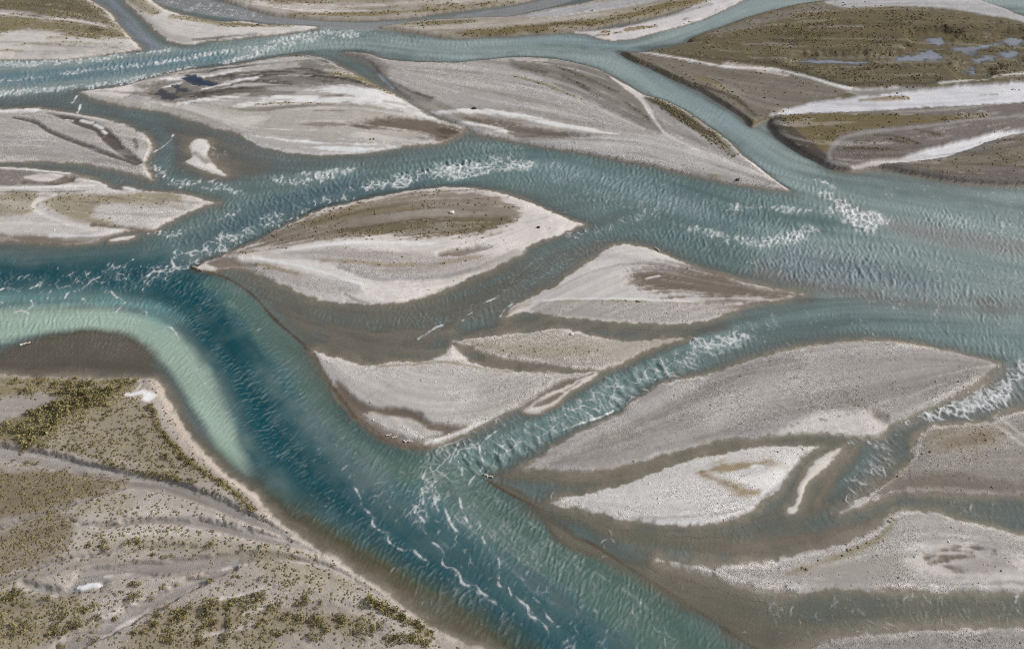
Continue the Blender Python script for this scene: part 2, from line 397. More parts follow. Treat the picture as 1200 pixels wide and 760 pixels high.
def put(kind, shape, soft=1.0, a=1.0, veg=None, low=None, r=None, R=None, streak=0.0, landonly=True):
    """lay a patch of a ground kind: a polygon (r None) or a stroke of half width r"""
    R = R or soft + 1.5
    sl_, sd, win = poly_sd(shape, R, 5) if r is None else stroke_sd(shape, r, R)
    sd = sd + (N1[sl_] * 0.7 + N4[sl_] * 0.8) * min(soft, 1.5) + streak * STREAK[sl_] * soft
    m = sstep(sd / soft * 0.5 + 0.5) * a
    if landonly: m = m * (LAND[sl_] > -0.4)
    rgb = PAL[kind] if isinstance(kind, str) else kind
    COL[sl_] = COL[sl_] * (1 - m[..., None]) + lin(rgb) * m[..., None]
    gr = GR.get(kind, .4) if isinstance(kind, str) else .4
    GRAIN[sl_] = GRAIN[sl_] * (1 - m) + gr * m
    wt = WT.get(kind, 0.0) if isinstance(kind, str) else 0.0
    WET[sl_] = WET[sl_] * (1 - m) + wt * m
    if veg is not None: VEG[sl_] = VEG[sl_] * (1 - m) + veg * m
    elif kind in ('s', 'ws', 'w', 'bl', 'silt'): VEG[sl_] *= (1 - m)
    if low is None: low = .9 if kind in ('w', 'bl') else (.35 if kind in ('s', 'silt', 'gs') else 0.0)
    LOW[sl_] = np.maximum(LOW[sl_] * (1 - .5 * m * (low == 0)), low * m)

# ---- A, the near bank
sA = OWNER == KEYS['A']
VEG[sA & (LAND > 1)] = .16
TR = (150,143,137)
put((182,174,165), [(80,590),(150,580),(230,592),(300,618),(370,650),(420,680),(300,655),(200,645),(100,648),(70,640)], 3, .85, veg=.28)
put((176,168,158), [(320,640),(380,662),(440,700),(400,712),(340,690),(300,672)], 3, .8, veg=.4)
put('lg', [(0,690),(60,705),(130,710),(180,690),(150,730),(100,750),(40,740)], 3, .4, veg=.3)
def track(pts, r, tone=TR, a=1.0, low=.7, soft=.4):
    put(tone, pts, soft, a, r=r, streak=.5, low=low, veg=0.0)
    P = np.array(pts, float)
    for k, tn in ((-.45, (164,157,150)), (.3, (140,133,127)), (.75, (172,165,157))):
        d = np.gradient(P, axis=0); d /= np.hypot(d[:, 0], d[:, 1])[:, None]
        q = P + np.column_stack([-d[:, 1], d[:, 0]]) * (np.array(r) * k)[:, None]
        put(tn, [tuple(v) for v in q], .3, .6, r=.7, streak=.6, low=low, veg=0.0)
track([(-60,530),(0,533),(48,541),(97,552),(145,564),(194,572),(242,588),(290,609),(335,628)], [10,10,10,9,8,8,8,7,5], low=.8)
track([(84,612),(97,617),(129,618),(161,614),(200,613),(242,617),(290,628),(323,635),(371,645)], [.8,2,3,3,4,5,6,6,4])
track([(-60,704),(0,685),(32,672),(65,661),(97,655),(145,648),(194,643),(230,645)], [3,2.5,2.2,2,2,1.6,1.4,1])
track([(29,684),(48,693),(84,697),(97,681),(129,674),(194,668),(258,661),(300,655),(339,658),(387,668),(430,690),(468,714)], [3,4,6,8,8,9,9,6,5,4,3,2])
track([(60,785),(74,765),(106,748),(135,735),(168,716),(200,700),(232,684),(274,668)], [10,10,10,9,9,8,7,4])
track([(-60,634),(0,621),(48,605),(97,590),(145,575)], [2.4,2.2,2,2,2])
put('dg', [(80,684),(95,678),(128,678),(124,690),(98,696)], 1., .6, low=.8, veg=0.0)
put('silt', [(0,470),(45,466),(80,462),(88,470),(60,477),(20,492),(-20,498)], 1., .9)
put('silt', [(300,726),(360,716),(420,716),(480,732),(540,757)], 1., .6, r=[2,3,4,4,4], streak=.4)
put('silt', [(320,775),(400,755),(440,740),(460,728)], 1., .7, r=[6,5,4,2], streak=.4)
V1 = dict(a=.55)
put((132,121,88), [(-60,440),(0,441),(80,446),(160,447),(164,458),(146,468),(135,480),(100,486),(85,474),(60,464),(0,468),(-60,470)], 1.2, .75, veg=1.0)
put((128,117,80), [(-60,505),(0,500),(20,495),(50,482),(95,474),(101,490),(75,505),(62,520),(30,528),(0,518),(-60,520)], 1.0, .75, veg=1.0)
put((146,135,112), [(62,522),(90,492),(160,466),(176,480),(196,518),(226,548),(262,567),(210,561),(150,545),(100,533)], 1.0, .65, veg=.55)
put('ol', [(178,478),(188,503),(205,525),(225,545),(262,569),(297,599)], .5, .7, veg=1.0, r=[2,2.5,3,3,3,3.5])
put('ol', [(50,526),(100,534),(150,553),(200,562),(232,568)], .4, .5, veg=.9, r=1.8)
put((122,108,84), [(-60,556),(0,553),(70,556),(120,566),(142,571),(110,585),(70,595),(20,612),(-60,625)], 1.2, .75, veg=.9, streak=.5)
put((122,108,86), [(0,627),(60,607),(92,606),(92,626),(70,652),(30,668),(0,678),(-60,690),(-60,640)], 1.2, .75, veg=.9, streak=.5)
put((150,138,114), [(88,596),(150,586),(165,596),(150,604),(100,610)], 1.2, .5, veg=.5)
put((150,140,116), [(100,630),(170,632),(250,635),(330,650),(300,658),(200,650),(110,648)], 1.5, .5, veg=.3)
put((136,124,96), [(-60,694),(20,693),(50,702),(80,706),(112,718),(108,737),(80,745),(40,765),(-60,790)], 1.4, .65, veg=.75)
put((140,128,100), [(165,740),(200,720),(250,706),(300,712),(380,722),(440,730),(420,748),(350,745),(310,765),(140,785),(150,757)], 1.4, .6, veg=.65)
put((150,139,112), [(310,640),(360,655),(420,690),(400,700),(350,690),(300,670)], 1.4, .45, veg=.35)
put('ol', [(432,703),(447,715),(465,725),(505,742)], .5, .75, veg=1.0, r=[3,4,4,3])
put('ol', [(455,752),(480,748),(500,756)], .6, .6, veg=1.0, r=[3,4,3])
put('ws', [(92,690),(105,686),(118,685),(121,690),(110,693),(96,693)], .3, 1)
put('s', [(125,676),(140,675),(157,673)], .35, .8, r=1.3)
put('s', [(122,748),(145,737),(160,728),(176,714)], .35, .8, r=1.2)
put('s', [(138,737),(152,730),(165,722)], .35, .8, r=.8)
put('s', [(257,670),(275,665),(292,664)], .3, .9, r=1.2)
put('s', [(323,658),(355,661),(387,668),(415,680)], .35, .8, r=[.6,1.8,1.8,1])
put('s', [(290,722),(305,717),(323,708)], .35, .6, r=1.2)
put('s', [(262,704),(280,701),(300,695),(320,691)], .35, .8, r=1.1)
put('s', [(240,748),(260,744),(285,738),(300,735)], .5, .8, r=2)
put('ws', [(148,466),(160,463),(168,459),(180,462),(186,465),(183,469),(175,475),(169,472),(168,466),(155,468)], .35, .95)
put('s', [(163,446),(168,452),(163,460)], .4, .7, r=2)
put((184,172,160), [(184,452),(196,474),(214,502),(238,533),(268,560),(300,584),(316,606)], .6, .8, r=[5,6,6,6,5,5,3])
put((150,136,120), [(178,455),(190,476),(206,502),(232,536),(260,560)], .5, .5, r=1.2)
put((190,181,171), [(318,606),(345,628),(400,663),(440,690),(475,718),(530,750)], .5, .75, r=[3,2.5,2.5,2.5,3,3])
# ---- B
put((140,129,117), [(262,301),(300,285),(350,261),(400,246),(450,233),(500,226),(550,225),(582,231),(602,243),(608,255),(594,268),(570,276),(540,279),(500,280),(460,279),(420,281),(390,284),(350,289),(320,293),(285,299)], 1.2, .95, veg=.5, streak=.9)
put((112,101,78), [(400,272),(440,264),(500,258),(560,256),(596,258),(588,268),(560,275),(500,278),(450,277)], 1.2, .85, veg=.9, streak=.6)
put((124,112,80), [(350,262),(400,250),(450,240),(500,240),(490,248),(430,256),(380,266)], 1.5, .6, veg=.8, streak=.8)
for yy in (0, 7, 13, 19):
    put((108,98,84), [(300, 288 + yy * .25), (360, 268 + yy * .7), (430, 249 + yy), (500, 240 + yy), (570, 236 + yy)], .5, .5, r=.7, streak=1.2)
put('g', [(330,298),(400,293),(450,297),(500,301),(560,301),(600,297),(645,281),(600,304),(560,319),(520,326),(480,331),(440,326),(400,316),(360,306)], 1., .8, streak=.4)
put('w', [(515,300),(540,298),(560,294),(575,292)], .6, .8, r=[2,3,3,1])
put('br', [(378,308),(420,310),(450,314),(500,313),(530,309),(562,302)], .5, .55, r=2, veg=.4, streak=.5)
put('gs', [(395,316),(440,329),(480,331),(525,325),(560,316)], .6, .7, r=[1.5,3,3,2.5,1.5], streak=.4)
put('g', [(275,316),(300,310),(330,315),(370,325),(420,336),(436,341),(420,345),(390,347),(360,340),(320,326)], .8, .7)
put('br', [(303,312),(325,317),(348,323)], .5, .7, r=1.8, veg=.4)
put('ws', [(298,304),(340,312),(380,322),(425,336)], .4, .8, r=1.4)
put('ws', [(300,303),(350,294),(400,288),(460,288),(520,289)], .5, .7, r=[1,1.5,1.5,1.5,1], streak=.5)
put('s', [(425,339),(450,332),(500,330),(540,329),(500,346),(465,354),(440,350)], .6, .9)
put('w', [(404,347),(415,352),(432,356)], .3, .5, r=1.2)
put('w', [(243,309),(262,302),(283,308),(300,313),(275,314),(255,315)], .6, .85)
put('br', [(400,247),(450,235),(500,226)], .4, .5, r=1, veg=.4)
# ---- C, C2, D
put('w', [(393,447),(410,462),(425,473),(445,478),(470,478),(490,483),(500,492),(520,498),(535,500),(548,500),(530,508),(510,513),(490,511),(475,501),(460,491),(445,491),(430,486),(415,479),(402,466)], .6, .95)
put('lg', [(432,483),(450,486),(475,489),(490,494),(500,502),(518,508),(495,513),(475,511),(455,505),(440,495)], .6, .9, low=0)
put('w', [(392,456),(405,472),(425,493),(450,508),(480,519),(503,521)], .6, .9, r=[2,4,5,5,4,2])
put('ws', [(498,520),(530,511),(560,498),(592,482)], .35, .85, r=1.1)
put('ol', [(442,430),(480,428),(510,425),(540,428),(570,433),(600,436)], .35, .6, veg=.7, r=1.2)
put('s', [(508,421),(522,414),(530,403),(536,411),(546,420),(525,423)], .4, .9)
put('g', [(560,445),(620,440),(690,438),(650,451),(610,472),(570,492),(545,490),(560,470)], 2., .7)
put('gs', [(425,470),(450,455),(470,448)], .6, .4, r=1.2)
put('gs', [(440,462),(470,462),(500,470)], 1., .3, r=2)
put('w', [(625,477),(640,467),(665,455),(680,447),(660,463),(640,474)], .4, .95)
put('s', [(655,457),(660,459),(664,460)], .2, .8, r=1.5)
put('vl', [(560,405),(620,404),(700,412),(650,420),(600,415)], 1.5, .5, veg=.12)
# ---- E
put('g', [(622,364),(645,354),(700,353),(750,355),(800,357),(860,358),(874,357),(845,368),(805,377),(720,375),(660,370)], .5, .9, low=0)
put('ws', [(636,353),(720,352),(800,355),(876,355.5)], .3, .85, r=.9)
put('vl', [(650,354),(700,353.5),(760,355),(862,358)], .3, .7, r=.7, veg=.5)
put('w', [(738,318),(780,312),(820,317),(870,329),(936,345),(900,352),(850,352),(810,349),(770,344),(748,332)], 2.2, .95, streak=.6)
put('gs', [(598,363),(640,345),(680,325),(720,313),(760,310),(800,312)], .4, .6, r=.9)
put('gs', [(700,300),(740,305),(790,318)], 1., .4, r=3)
put('br', [(592,371),(605,363),(622,357)], .4, .5, r=1.2)
put('ws', [(757,327),(765,325),(772,324)], .2, .8, r=1)
# ---- F
put('dg', [(650,540),(720,515),(780,488),(830,458),(880,436),(930,425)], 3, .85, r=[3,8,9,9,7,4], streak=.8)
put('lg', [(618,547),(680,514),(738,480),(800,451),(816,455),(780,474),(720,504),(680,525),(640,543)], 2, .75)
put('dg', [(820,515),(880,497),(930,482),(1000,472)], 2, .75, r=[2,3,4,5], streak=.6)
put('dg', [(980,470),(1040,462),(1100,450),(1150,432)], 4, .8, r=[5,8,12,7])
put('lg', [(830,480),(900,450),(960,430),(940,450),(880,480),(840,500)], 5, .55)
put('gs', [(838,516),(900,498),(935,488),(915,508),(870,512)], 1., .8)
put('s', [(908,509),(930,496),(955,485),(990,482),(1020,486),(1038,496),(1036,505),(1020,510),(980,509),(940,508)], 1., .75)
put('w', [(1026,488),(1036,492)], .8, .7, r=4)
put('vl', [(870,424),(930,410),(1000,401),(1060,403),(1120,414)], .4, .45, r=1.2, veg=.12)
for (x, y) in ((967,494),(983,489),(993,487),(935,497),(928,500),(962,492)): put('dk', [(x-1,y),(x+1,y)], .3, .7, r=.9)
# ---- G, G2
put('br', [(822,556),(845,549),(880,546),(918,545)], .9, .85, r=[5,4,3.5,2], streak=.5)
put('br', [(824,556),(845,566),(870,577),(886,579)], .9, .85, r=[5,4,4,2], streak=.5)
put('ws', [(880,549),(887,547),(894,548)], .3, .9, r=1.2)
put('gs', [(740,608),(800,606),(850,602),(880,592),(905,573)], .3, .7, r=.9)
put('ws', [(755,611),(800,612),(850,606),(885,593)], .4, .6, r=1.6)
put('gs', [(898,582),(925,556),(945,530)], .4, .7, r=1.4)
put('ws', [(860,560),(900,552),(930,535),(900,575),(880,568)], 1., .6)
put('br', [(810,536),(850,531)], .4, .5, r=1, veg=.3)
# ---- H
put('ol', [(922,673),(960,661),(1000,646),(1030,631),(1048,611)], .5, .6, r=[1.5,2,2.5,2.5,2], veg=.6)
put('silt', [(955,680),(990,662),(1040,655),(1060,665),(1010,675)], 3, .5)
put('s', [(1064,656),(1085,641),(1120,633),(1152,635),(1140,643),(1180,655),(1210,650),(1250,660),(1250,692),(1190,688),(1150,683),(1100,677),(1074,668)], 1.6, .8, streak=.3)
for pts, r_ in (([(1083,651),(1110,645),(1136,648)], [1,2.5,2]), ([(1085,660),(1112,655),(1137,651)], [1.5,3.5,2.5]), ([(1106,664),(1124,669)], [2,2.5]), ([(1140,644),(1164,650)], [1.5,1.5])):
    put('w', pts, .5, .95, r=r_, low=.8, streak=.8)
put('g', [(1118,662),(1140,655),(1175,656),(1185,668),(1150,674),(1120,672)], 1., .9, low=0)
put('lg', [(790,660),(850,668),(920,680),(900,688),(850,678)], 2., .5)
put('dg', [(960,760),(1050,755),(1200,752),(1300,755)], 2.5, .8, r=6)
# ---- J
put('vl', [(1080,512),(1120,503),(1170,500),(1180,515),(1140,530),(1090,528)], 2., .4, veg=.25)
put((120,100,80), [(1100,512),(1150,505),(1160,520),(1110,525)], 2., .45, veg=.3)
put('w', [(1015,583),(1055,562),(1120,560),(1200,566),(1330,566),(1330,579),(1200,579),(1080,575),(1040,580)], 1., .7)
put('s', [(986,600),(1005,590),(1025,577)], .6, .85, r=[1,3,2])
put('ol', [(1040,566),(1060,551),(1072,530)], .5, .5, r=1.5, veg=.4)
put('s', [(1168,489),(1180,497),(1200,512),(1260,545)], .6, .6, r=1.5)
put('s', [(1155,494),(1175,505),(1200,524)], .6, .6, r=1.2)
# ---- K1
put((126,119,112), [(165,96),(215,84),(290,75),(350,66),(400,80),(440,102),(400,104),(340,104),(290,112),(230,118),(190,118)], 1.5, .9, streak=1.2)
for pts in ([(250,84),(300,80),(360,84),(420,98)], [(230,92),(290,90),(350,92),(390,98)], [(260,100),(300,98),(340,100)], [(300,88),(340,86),(400,94)], [(318,116),(350,115),(382,116)], [(230,112),(260,108),(290,106)]):
    put('dk', pts, .6, .75, r=1.4, streak=1.2)
for pts in ([(190,94),(240,90),(280,84)], [(210,122),(250,118),(290,113)], [(240,104),(270,98),(300,94)], [(195,102),(212,97)]):
    put('ws', pts, .5, .85, r=1.4, streak=.8)
put('s', [(96,107),(130,104),(153,100),(160,108),(150,115),(120,114)], 1., .85)
put('ws', [(270,128),(300,122),(340,112),(400,102),(450,112),(500,135),(520,144),(480,134),(440,126),(390,123),(340,125),(300,130)], 1.2, .85, streak=.8)
put((176,170,160), [(110,112),(170,122),(230,126),(300,127),(360,124),(430,128),(490,138),(500,150),(470,165),(400,168),(330,163),(280,154),(220,138),(150,124)], 1.5, .75)
put('ws', [(285,158),(310,162),(350,166),(400,170),(470,172),(440,177),(400,181),(350,180),(320,176),(300,170)], .6, .9)
put('w', [(410,148),(440,142),(480,140),(520,145),(545,152),(530,164),(515,165),(490,156),(450,152),(425,152)], 1.2, .95, streak=.5)
put('gs', [(320,159),(370,163),(420,166),(445,166)], .5, .6, r=1, veg=.3)
put('vd', [(340,66),(365,68),(384,74)], .5, .8, r=1.3, veg=.8)
put('ol', [(388,86),(410,90),(432,95)], .6, .8, r=2.2, veg=.8)
put('br', [(430,97),(450,105),(458,110)], .6, .7, r=2, veg=.6)
put('vl', [(300,125),(350,123),(400,124),(450,129)], .4, .6, r=.8, veg=.5)
for pts in ([(450,121),(475,124)], [(478,128),(497,133)], [(375,116),(400,114)]): put('w', pts, .5, .7, r=1.4, low=.2)
put('dk', [(497,130),(503,135)], .5, .7, r=3)
put('bl', [(350,63),(385,62),(402,63),(408,74),(400,76),(380,70)], .6, .85)
# ---- K2
put((136,129,123), [(405,62),(440,68),(452,80),(458,94),(478,107),(508,117),(500,122),(470,112),(450,100),(438,85)], 1., .9)
put('dk', [(468,102),(485,111),(506,117)], .5, .7, r=1)
put('silt', [(460,108),(500,122),(560,127),(620,131),(700,150),(780,160),(700,158),(560,146),(520,138),(490,128)], 1., .8, low=.6)
put('ws', [(508,133),(560,132),(600,136),(650,147),(725,160)], .6, .85, r=[2,3,3.5,3,1], streak=.3)
put('ws', [(535,145),(570,150),(600,157),(645,161)], .6, .75, r=[1.5,2,2.5,1], streak=.5)
put('w', [(542,139),(570,141),(600,145),(650,155),(700,161),(640,163),(605,162),(590,152),(560,146)], .8, .85, streak=.8)
put('bl', [(432,78),(440,86),(455,98),(462,106)], .5, .8, r=1.6)
put((130,123,116), [(598,70),(650,72),(700,82),(742,104),(762,130),(778,157),(755,153),(720,138),(680,116),(650,102),(620,88),(598,82)], .8, .9, streak=.5)
for pts in ([(640,75),(690,95),(722,111)], [(680,104),(700,116)], [(735,123),(760,143)], [(610,82),(640,88)], [(705,86),(730,103)], [(660,92),(690,107)]):
    put('dk', pts, .6, .6, r=1.5, streak=.8, veg=.5)
put('ol', [(602,91),(640,102),(660,110),(682,119)], .4, .8, r=1.1, veg=.7)
put('s', [(680,118),(720,138),(755,153)], .4, .6, r=.9)
put('s', [(606,72),(640,73)], .5, .6, r=1.4)
put('s', [(716,92),(735,104),(752,117),(766,140),(782,160),(820,178)], .5, .85, r=[1.5,3,4,2,1.6,1])
put((150,145,142), [(755,117),(790,126),(830,150),(860,175),(872,190),(850,186),(810,166),(780,142)], .7, .9)
put((86,77,58), [(757,117),(774,124),(797,138),(826,158),(846,173),(860,184)], .7, .95, r=[1.5,3.5,5.5,5.5,4.5,2], veg=1.4)
put('ol', [(764,117),(782,122),(806,135),(835,155),(856,172)], .5, .6, r=1.2, veg=1.2)
put('s', [(868,183),(890,199),(922,222)], .4, .7, r=1)
put('s', [(850,190),(880,202),(905,214)], .4, .6, r=.9)
put((172,168,165), [(640,168),(700,165),(780,161),(850,190),(900,214),(850,210),(760,190),(700,180)], 1.5, .7)
put('ol', [(830,207),(850,209)], .5, .6, r=1.2, veg=.5)
put('gs', [(560,85),(620,95),(700,125),(740,145)], 3, .4, r=4, streak=.8)
# ---- L1, L2, L4
put('ws', [(-170,128),(0,131),(42,130)], .8, .7, r=3)
put((104,97,92), [(15,139),(40,144),(60,156),(90,168),(130,183),(160,193)], .4, 1, r=[1,2,2.2,2.4,2.6,2], low=.95)
put((100,92,87), [(55,133),(90,142),(115,152),(130,166),(145,180),(165,191)], .5, 1, r=[1,4.5,6,6.5,5.5,2.5], low=.95)
for (x0, y0, x1, y1, r_) in ((95,142,108,145,1.5),(112,147,120,151,2),(120,154,124,157,1.5),(78,141,85,142,1)): put('ws', [(x0,y0),(x1,y1)], .3, .9, r=r_)
put('s', [(68,132),(120,140),(155,150),(176,168),(171,188)], .4, .8, r=1.1)
put('dk', [(158,165),(161,172),(160,178)], .5, .7, r=2, veg=.3)
put('gs', [(-100,165),(0,163),(60,172),(120,190)], 2, .5, r=4, streak=.8)
put('silt', [(-100,150),(0,148),(40,150)], 1., .4, r=3, streak=1)
put((118,110,104), [(-170,198),(0,199),(40,202),(90,206),(100,213),(60,218),(0,221),(-170,221)], 1., .85, streak=.8)
put('s', [(28,209),(50,205),(70,205),(76,208),(65,213),(45,214)], .5, .95)
put('w', [(25,216),(60,217),(84,213),(86,208)], .5, .8, r=1.8)
for pts in ([(-170,197),(0,197),(45,200),(80,204)], [(-170,222),(0,222),(60,221),(110,219)], [(90,212),(110,214),(125,219)]): put('ws', pts, .4, .7, r=1.3)
put('dk', [(-170,226),(60,227),(100,226)], .4, .7, r=.6)
put((150,140,118), [(-170,228),(0,229),(42,230),(38,250),(0,256),(-170,258)], .8, .8, veg=.45)
put((146,136,112), [(50,232),(120,230),(200,226),(212,238),(180,246),(120,240),(110,255),(135,264),(100,262),(60,248)], 1., .8, veg=.45)
put('lg', [(120,245),(160,240),(205,238),(215,246),(180,262),(140,262)], 1.2, .6)
put('s', [(65,231),(46,237),(42,245),(60,255),(85,264),(115,270)], .5, .9, r=[2,2.5,2.5,3,3,2.5])
put('s', [(-100,262),(0,263),(40,262),(70,265)], .5, .7, r=1.5)
put('w', [(108,265),(150,268),(176,271)], .5, .85, r=1.4)
put('w', [(-170,274),(0,276),(60,277),(110,275),(142,273),(110,282),(90,286),(0,284),(-170,281)], .6, .85)
put('ws', [(60,277),(105,277),(138,272)], .4, .7, r=1.6)
put('w', [(228,180),(242,190)], .6, .6, r=3)
# ---- M, N, O, P, Q
put((112,103,80), [(-170,-4),(0,0),(60,-3),(95,0),(125,18),(142,34),(120,30),(90,26),(50,22),(0,15),(-170,10)], 1.5, .95, veg=.8, streak=.8)
put((108,99,76), [(-170,-70),(40,-70),(80,-15),(90,-4),(0,-4),(-170,-8)], 1.5, .95, veg=.8, streak=.8)
put((124,114,84), [(-170,22),(0,21),(60,25),(100,29),(142,35),(150,46),(130,47),(90,47),(60,40),(30,38),(0,43),(-170,42)], 1.5, .9, veg=.7, streak=.8)
put('s', [(-170,14),(0,18),(40,23),(95,27),(125,33)], .6, .8, r=.9)
put('s', [(125,14),(140,30),(150,45)], .5, .7, r=1)
put('dk', [(108,36),(118,38)], .6, .7, r=2)
for pts in ([(20,55),(80,53),(140,55)], [(0,62),(25,62)], [(60,47),(85,46)], [(130,58),(145,57)]): put('vl', pts, .6, .7, r=1.2, streak=1, veg=.3)
put('gs', [(40,56),(100,57),(150,56)], .8, .6, r=1, streak=1)
put((140,130,106), [(145,-6),(172,3),(188,15),(180,20),(162,12)], 1., .8, veg=.5)
put((130,118,84), [(203,21),(235,25),(265,30),(300,31),(340,32)], .7, .85, r=[2.5,3,3,2,1], veg=.7)
put('dk', [(228,48),(260,45),(300,41)], .5, .7, r=1)
put((124,114,90), [(250,-10),(320,-6),(450,-8),(600,-4),(560,0),(450,3),(350,4),(290,3)], 1.2, .8, veg=.6, streak=.8)
put((128,116,84), [(330,19),(380,21),(430,22),(500,16),(560,9),(600,4),(560,6),(480,14),(420,17),(370,17)], 1., .85, veg=.7, streak=.6)
put('s', [(290,6),(340,9),(400,11),(450,8)], .8, .7, r=2, streak=1)
put('s', [(330,13),(380,15),(430,14)], .7, .6, r=1.2, streak=1)
for pts in ([(320,6),(380,5),(460,5)], [(400,12),(460,11),(540,6)]): put('vl', pts, .6, .6, r=1.2, streak=1, veg=.4)
put((116,103,70), [(520,42),(570,37),(600,34),(650,29),(700,22),(750,12),(800,2),(835,-4),(830,1),(800,9),(760,20),(710,29),(660,37),(600,41),(560,44)], 1., .9, veg=.85, streak=.5)
put((118,107,78), [(470,32),(500,27),(540,26),(560,27),(530,31),(500,34)], .8, .8, veg=.6, streak=.6)
put((168,166,168), [(600,22),(640,15),(700,4),(760,-3),(790,-2),(740,9),(690,17),(640,22)], 1., .8, streak=.8)
put('vl', [(630,12),(680,7),(720,3)], .6, .6, r=1, streak=1, veg=.4)
for (x0, y0, x1, y1, r_) in ((735,36,752,33,2),(705,39,712,38,1.3),(720,40,727,39,1),(790,17,797,15,1),(760,33,768,32,1.2),(800,24,806,22,.8),(700,42,712,42,1)):
    put('br', [(x0,y0),(x1,y1)], .5, .9, r=r_, veg=.5)
put('gs', [(680,37),(720,33),(780,20),(830,6)], .6, .7, r=2)
# ---- R, R3
put((104,95,72), [(760,60),(850,62),(950,40),(1100,30),(1250,50),(1300,90),(1200,90),(1100,100),(1000,103),(930,84),(860,76),(790,70)], 3, .8, veg=.9, streak=.8)
put((108,98,72), [(830,45),(900,22),(960,10),(1060,16),(1150,28),(1240,50),(1200,60),(1050,60),(950,66),(860,62),(810,60)], 2, .7, veg=.9, streak=.8)
rq = np.random.default_rng(88)
for k in range(46):
    x, y = rq.uniform(790, 1215), rq.uniform(18, 100)
    l = rq.uniform(12, 60); sl2 = rq.normal(.02, .08)
    put([(84,76,56), (124,115,92), (92,82,58), (134,127,112), (76,70,54)][k % 5], [(x, y), (x + l * .5, y + l * .5 * sl2 + rq.normal(0, .8)), (x + l, y + l * sl2)], .8, rq.uniform(.4, .8), r=rq.uniform(.7, 2.0), streak=1.0, veg=[1.0, .3, 1.0, .1, 1.2][k % 5])
put((130,124,118), [(830,42),(880,27),(930,14),(970,8),(985,13),(940,20),(890,35),(850,44)], 1.5, .7, streak=.6, veg=.3)
put((182,180,180), [(966,6),(1000,1),(1040,-10),(1110,-12),(1150,4),(1172,12),(1200,25),(1330,72),(1330,80),(1200,31),(1150,21),(1100,14),(1050,12),(1000,13),(980,12)], 1., .85)
for pts in ([(940,35),(1000,32),(1060,33)], [(920,45),(980,43)], [(1100,36),(1190,40)], [(1120,41),(1180,42)], [(900,50),(960,52)], [(1000,52),(1070,54)]):
    put('vd', pts, .8, .7, r=1, streak=1, veg=.9)
for pts in ([(950,36),(1010,34)], [(870,55),(930,57)], [(880,72),(930,73)]): put('gs', pts, .6, .6, r=.8, streak=1)
put((124,116,106), [(742,65),(790,73),(840,81),(900,85),(940,93),(990,107),(1000,109),(980,117),(940,127),(900,137),(882,144),(850,122),(800,95),(760,77)], .8, .95, veg=.12, low=.3)
put((128,114,80), [(805,90),(840,100),(860,115),(885,138),(870,130),(840,108)], .8, .6, veg=.6, low=.3)
put('dk', [(820,104),(840,110),(860,118),(884,138)], .7, .7, r=[1,1.5,2.5,2], low=.5)  # cut bank shadow painted dark along the lower edge
put('ws', [(748,64.5),(800,73.5),(850,82),(900,84.5),(940,93),(990,107),(1012,108.5),(1050,106)], .4, .85, r=[.6,.9,1,1,1,1.2,1.2,1])
put('s', [(850,79),(880,83),(920,91)], .6, .6, r=2, streak=1)
put((76,70,60), [(760,63),(820,72),(870,76),(910,80),(945,90),(990,103),(1030,101),(1080,102),(1110,99)], .5, .7, r=[.6,.8,1.2,1.6,1.8,1.8,1.5,1.5,1])  # shadow of the inner bank edge painted as a dark line
put('gs', [(990,110),(1020,107),(1080,105),(1060,111),(1010,116)], .8, .85, low=.6)
put((206,204,206), [(902,138),(950,124),(1000,117),(1060,110),(1120,104),(1200,99),(1330,94),(1330,121),(1200,123),(1140,125.5),(1080,128.5),(1010,132.5),(950,135),(915,137)], .8, .95, low=.6)
put('br', [(1008,120),(1035,118),(1062,117)], .6, .85, r=[1.5,2.5,2], veg=.6)
put('vl', [(1150,113),(1168,113)], .6, .6, r=.8)
put('ws', [(1100,102),(1150,96),(1200,90),(1330,80)], .5, .6, r=1.2)
put((116,104,72), [(914,141),(960,137),(1050,139),(1120,140),(1165,139),(1100,148),(1040,153),(1000,158),(980,165),(971,180),(962,183),(937,162)], .9, .9, veg=.85)
put((150,145,141), [(968,192),(974,176),(990,165),(1020,159),(1080,153),(1140,145),(1200,140),(1330,134)], .6, .85, r=[2.5,2.5,2.5,2,2,1.5,2,2])
put((78,70,60), [(904,141),(914,141),(940,163),(966,184),(968,190),(950,184),(920,167),(906,152)], .6, .85)  # cut bank face in dark soil, its shade painted in
for pts in ([(1025,163),(1050,165),(1075,173)], [(1072,157),(1090,160),(1100,164)], [(1000,172),(1018,171)], [(1040,168),(1060,172)], [(990,178),(1040,180)], [(1110,180),(1180,190)], [(1100,195),(1200,200)], [(1130,170),(1200,168)]):
    put('vd', pts, .6, .7, r=1.2, veg=.8, streak=.5)
put((128,118,96), [(1060,200),(1110,190),(1200,168),(1330,165),(1330,180),(1200,195),(1120,204)], 2, .5, veg=.4, streak=.6)
put((216,213,213), [(1040,194),(1080,180),(1110,172),(1150,162),(1200,155),(1330,146),(1330,153),(1200,159),(1170,165),(1140,176),(1115,185),(1080,191)], .6, .95, low=.6)
put('s', [(1000,199),(1030,193),(1060,190)], .5, .8, r=[1.5,2.5,2], low=.6)
print('paint', round(time.time() - T0, 1))

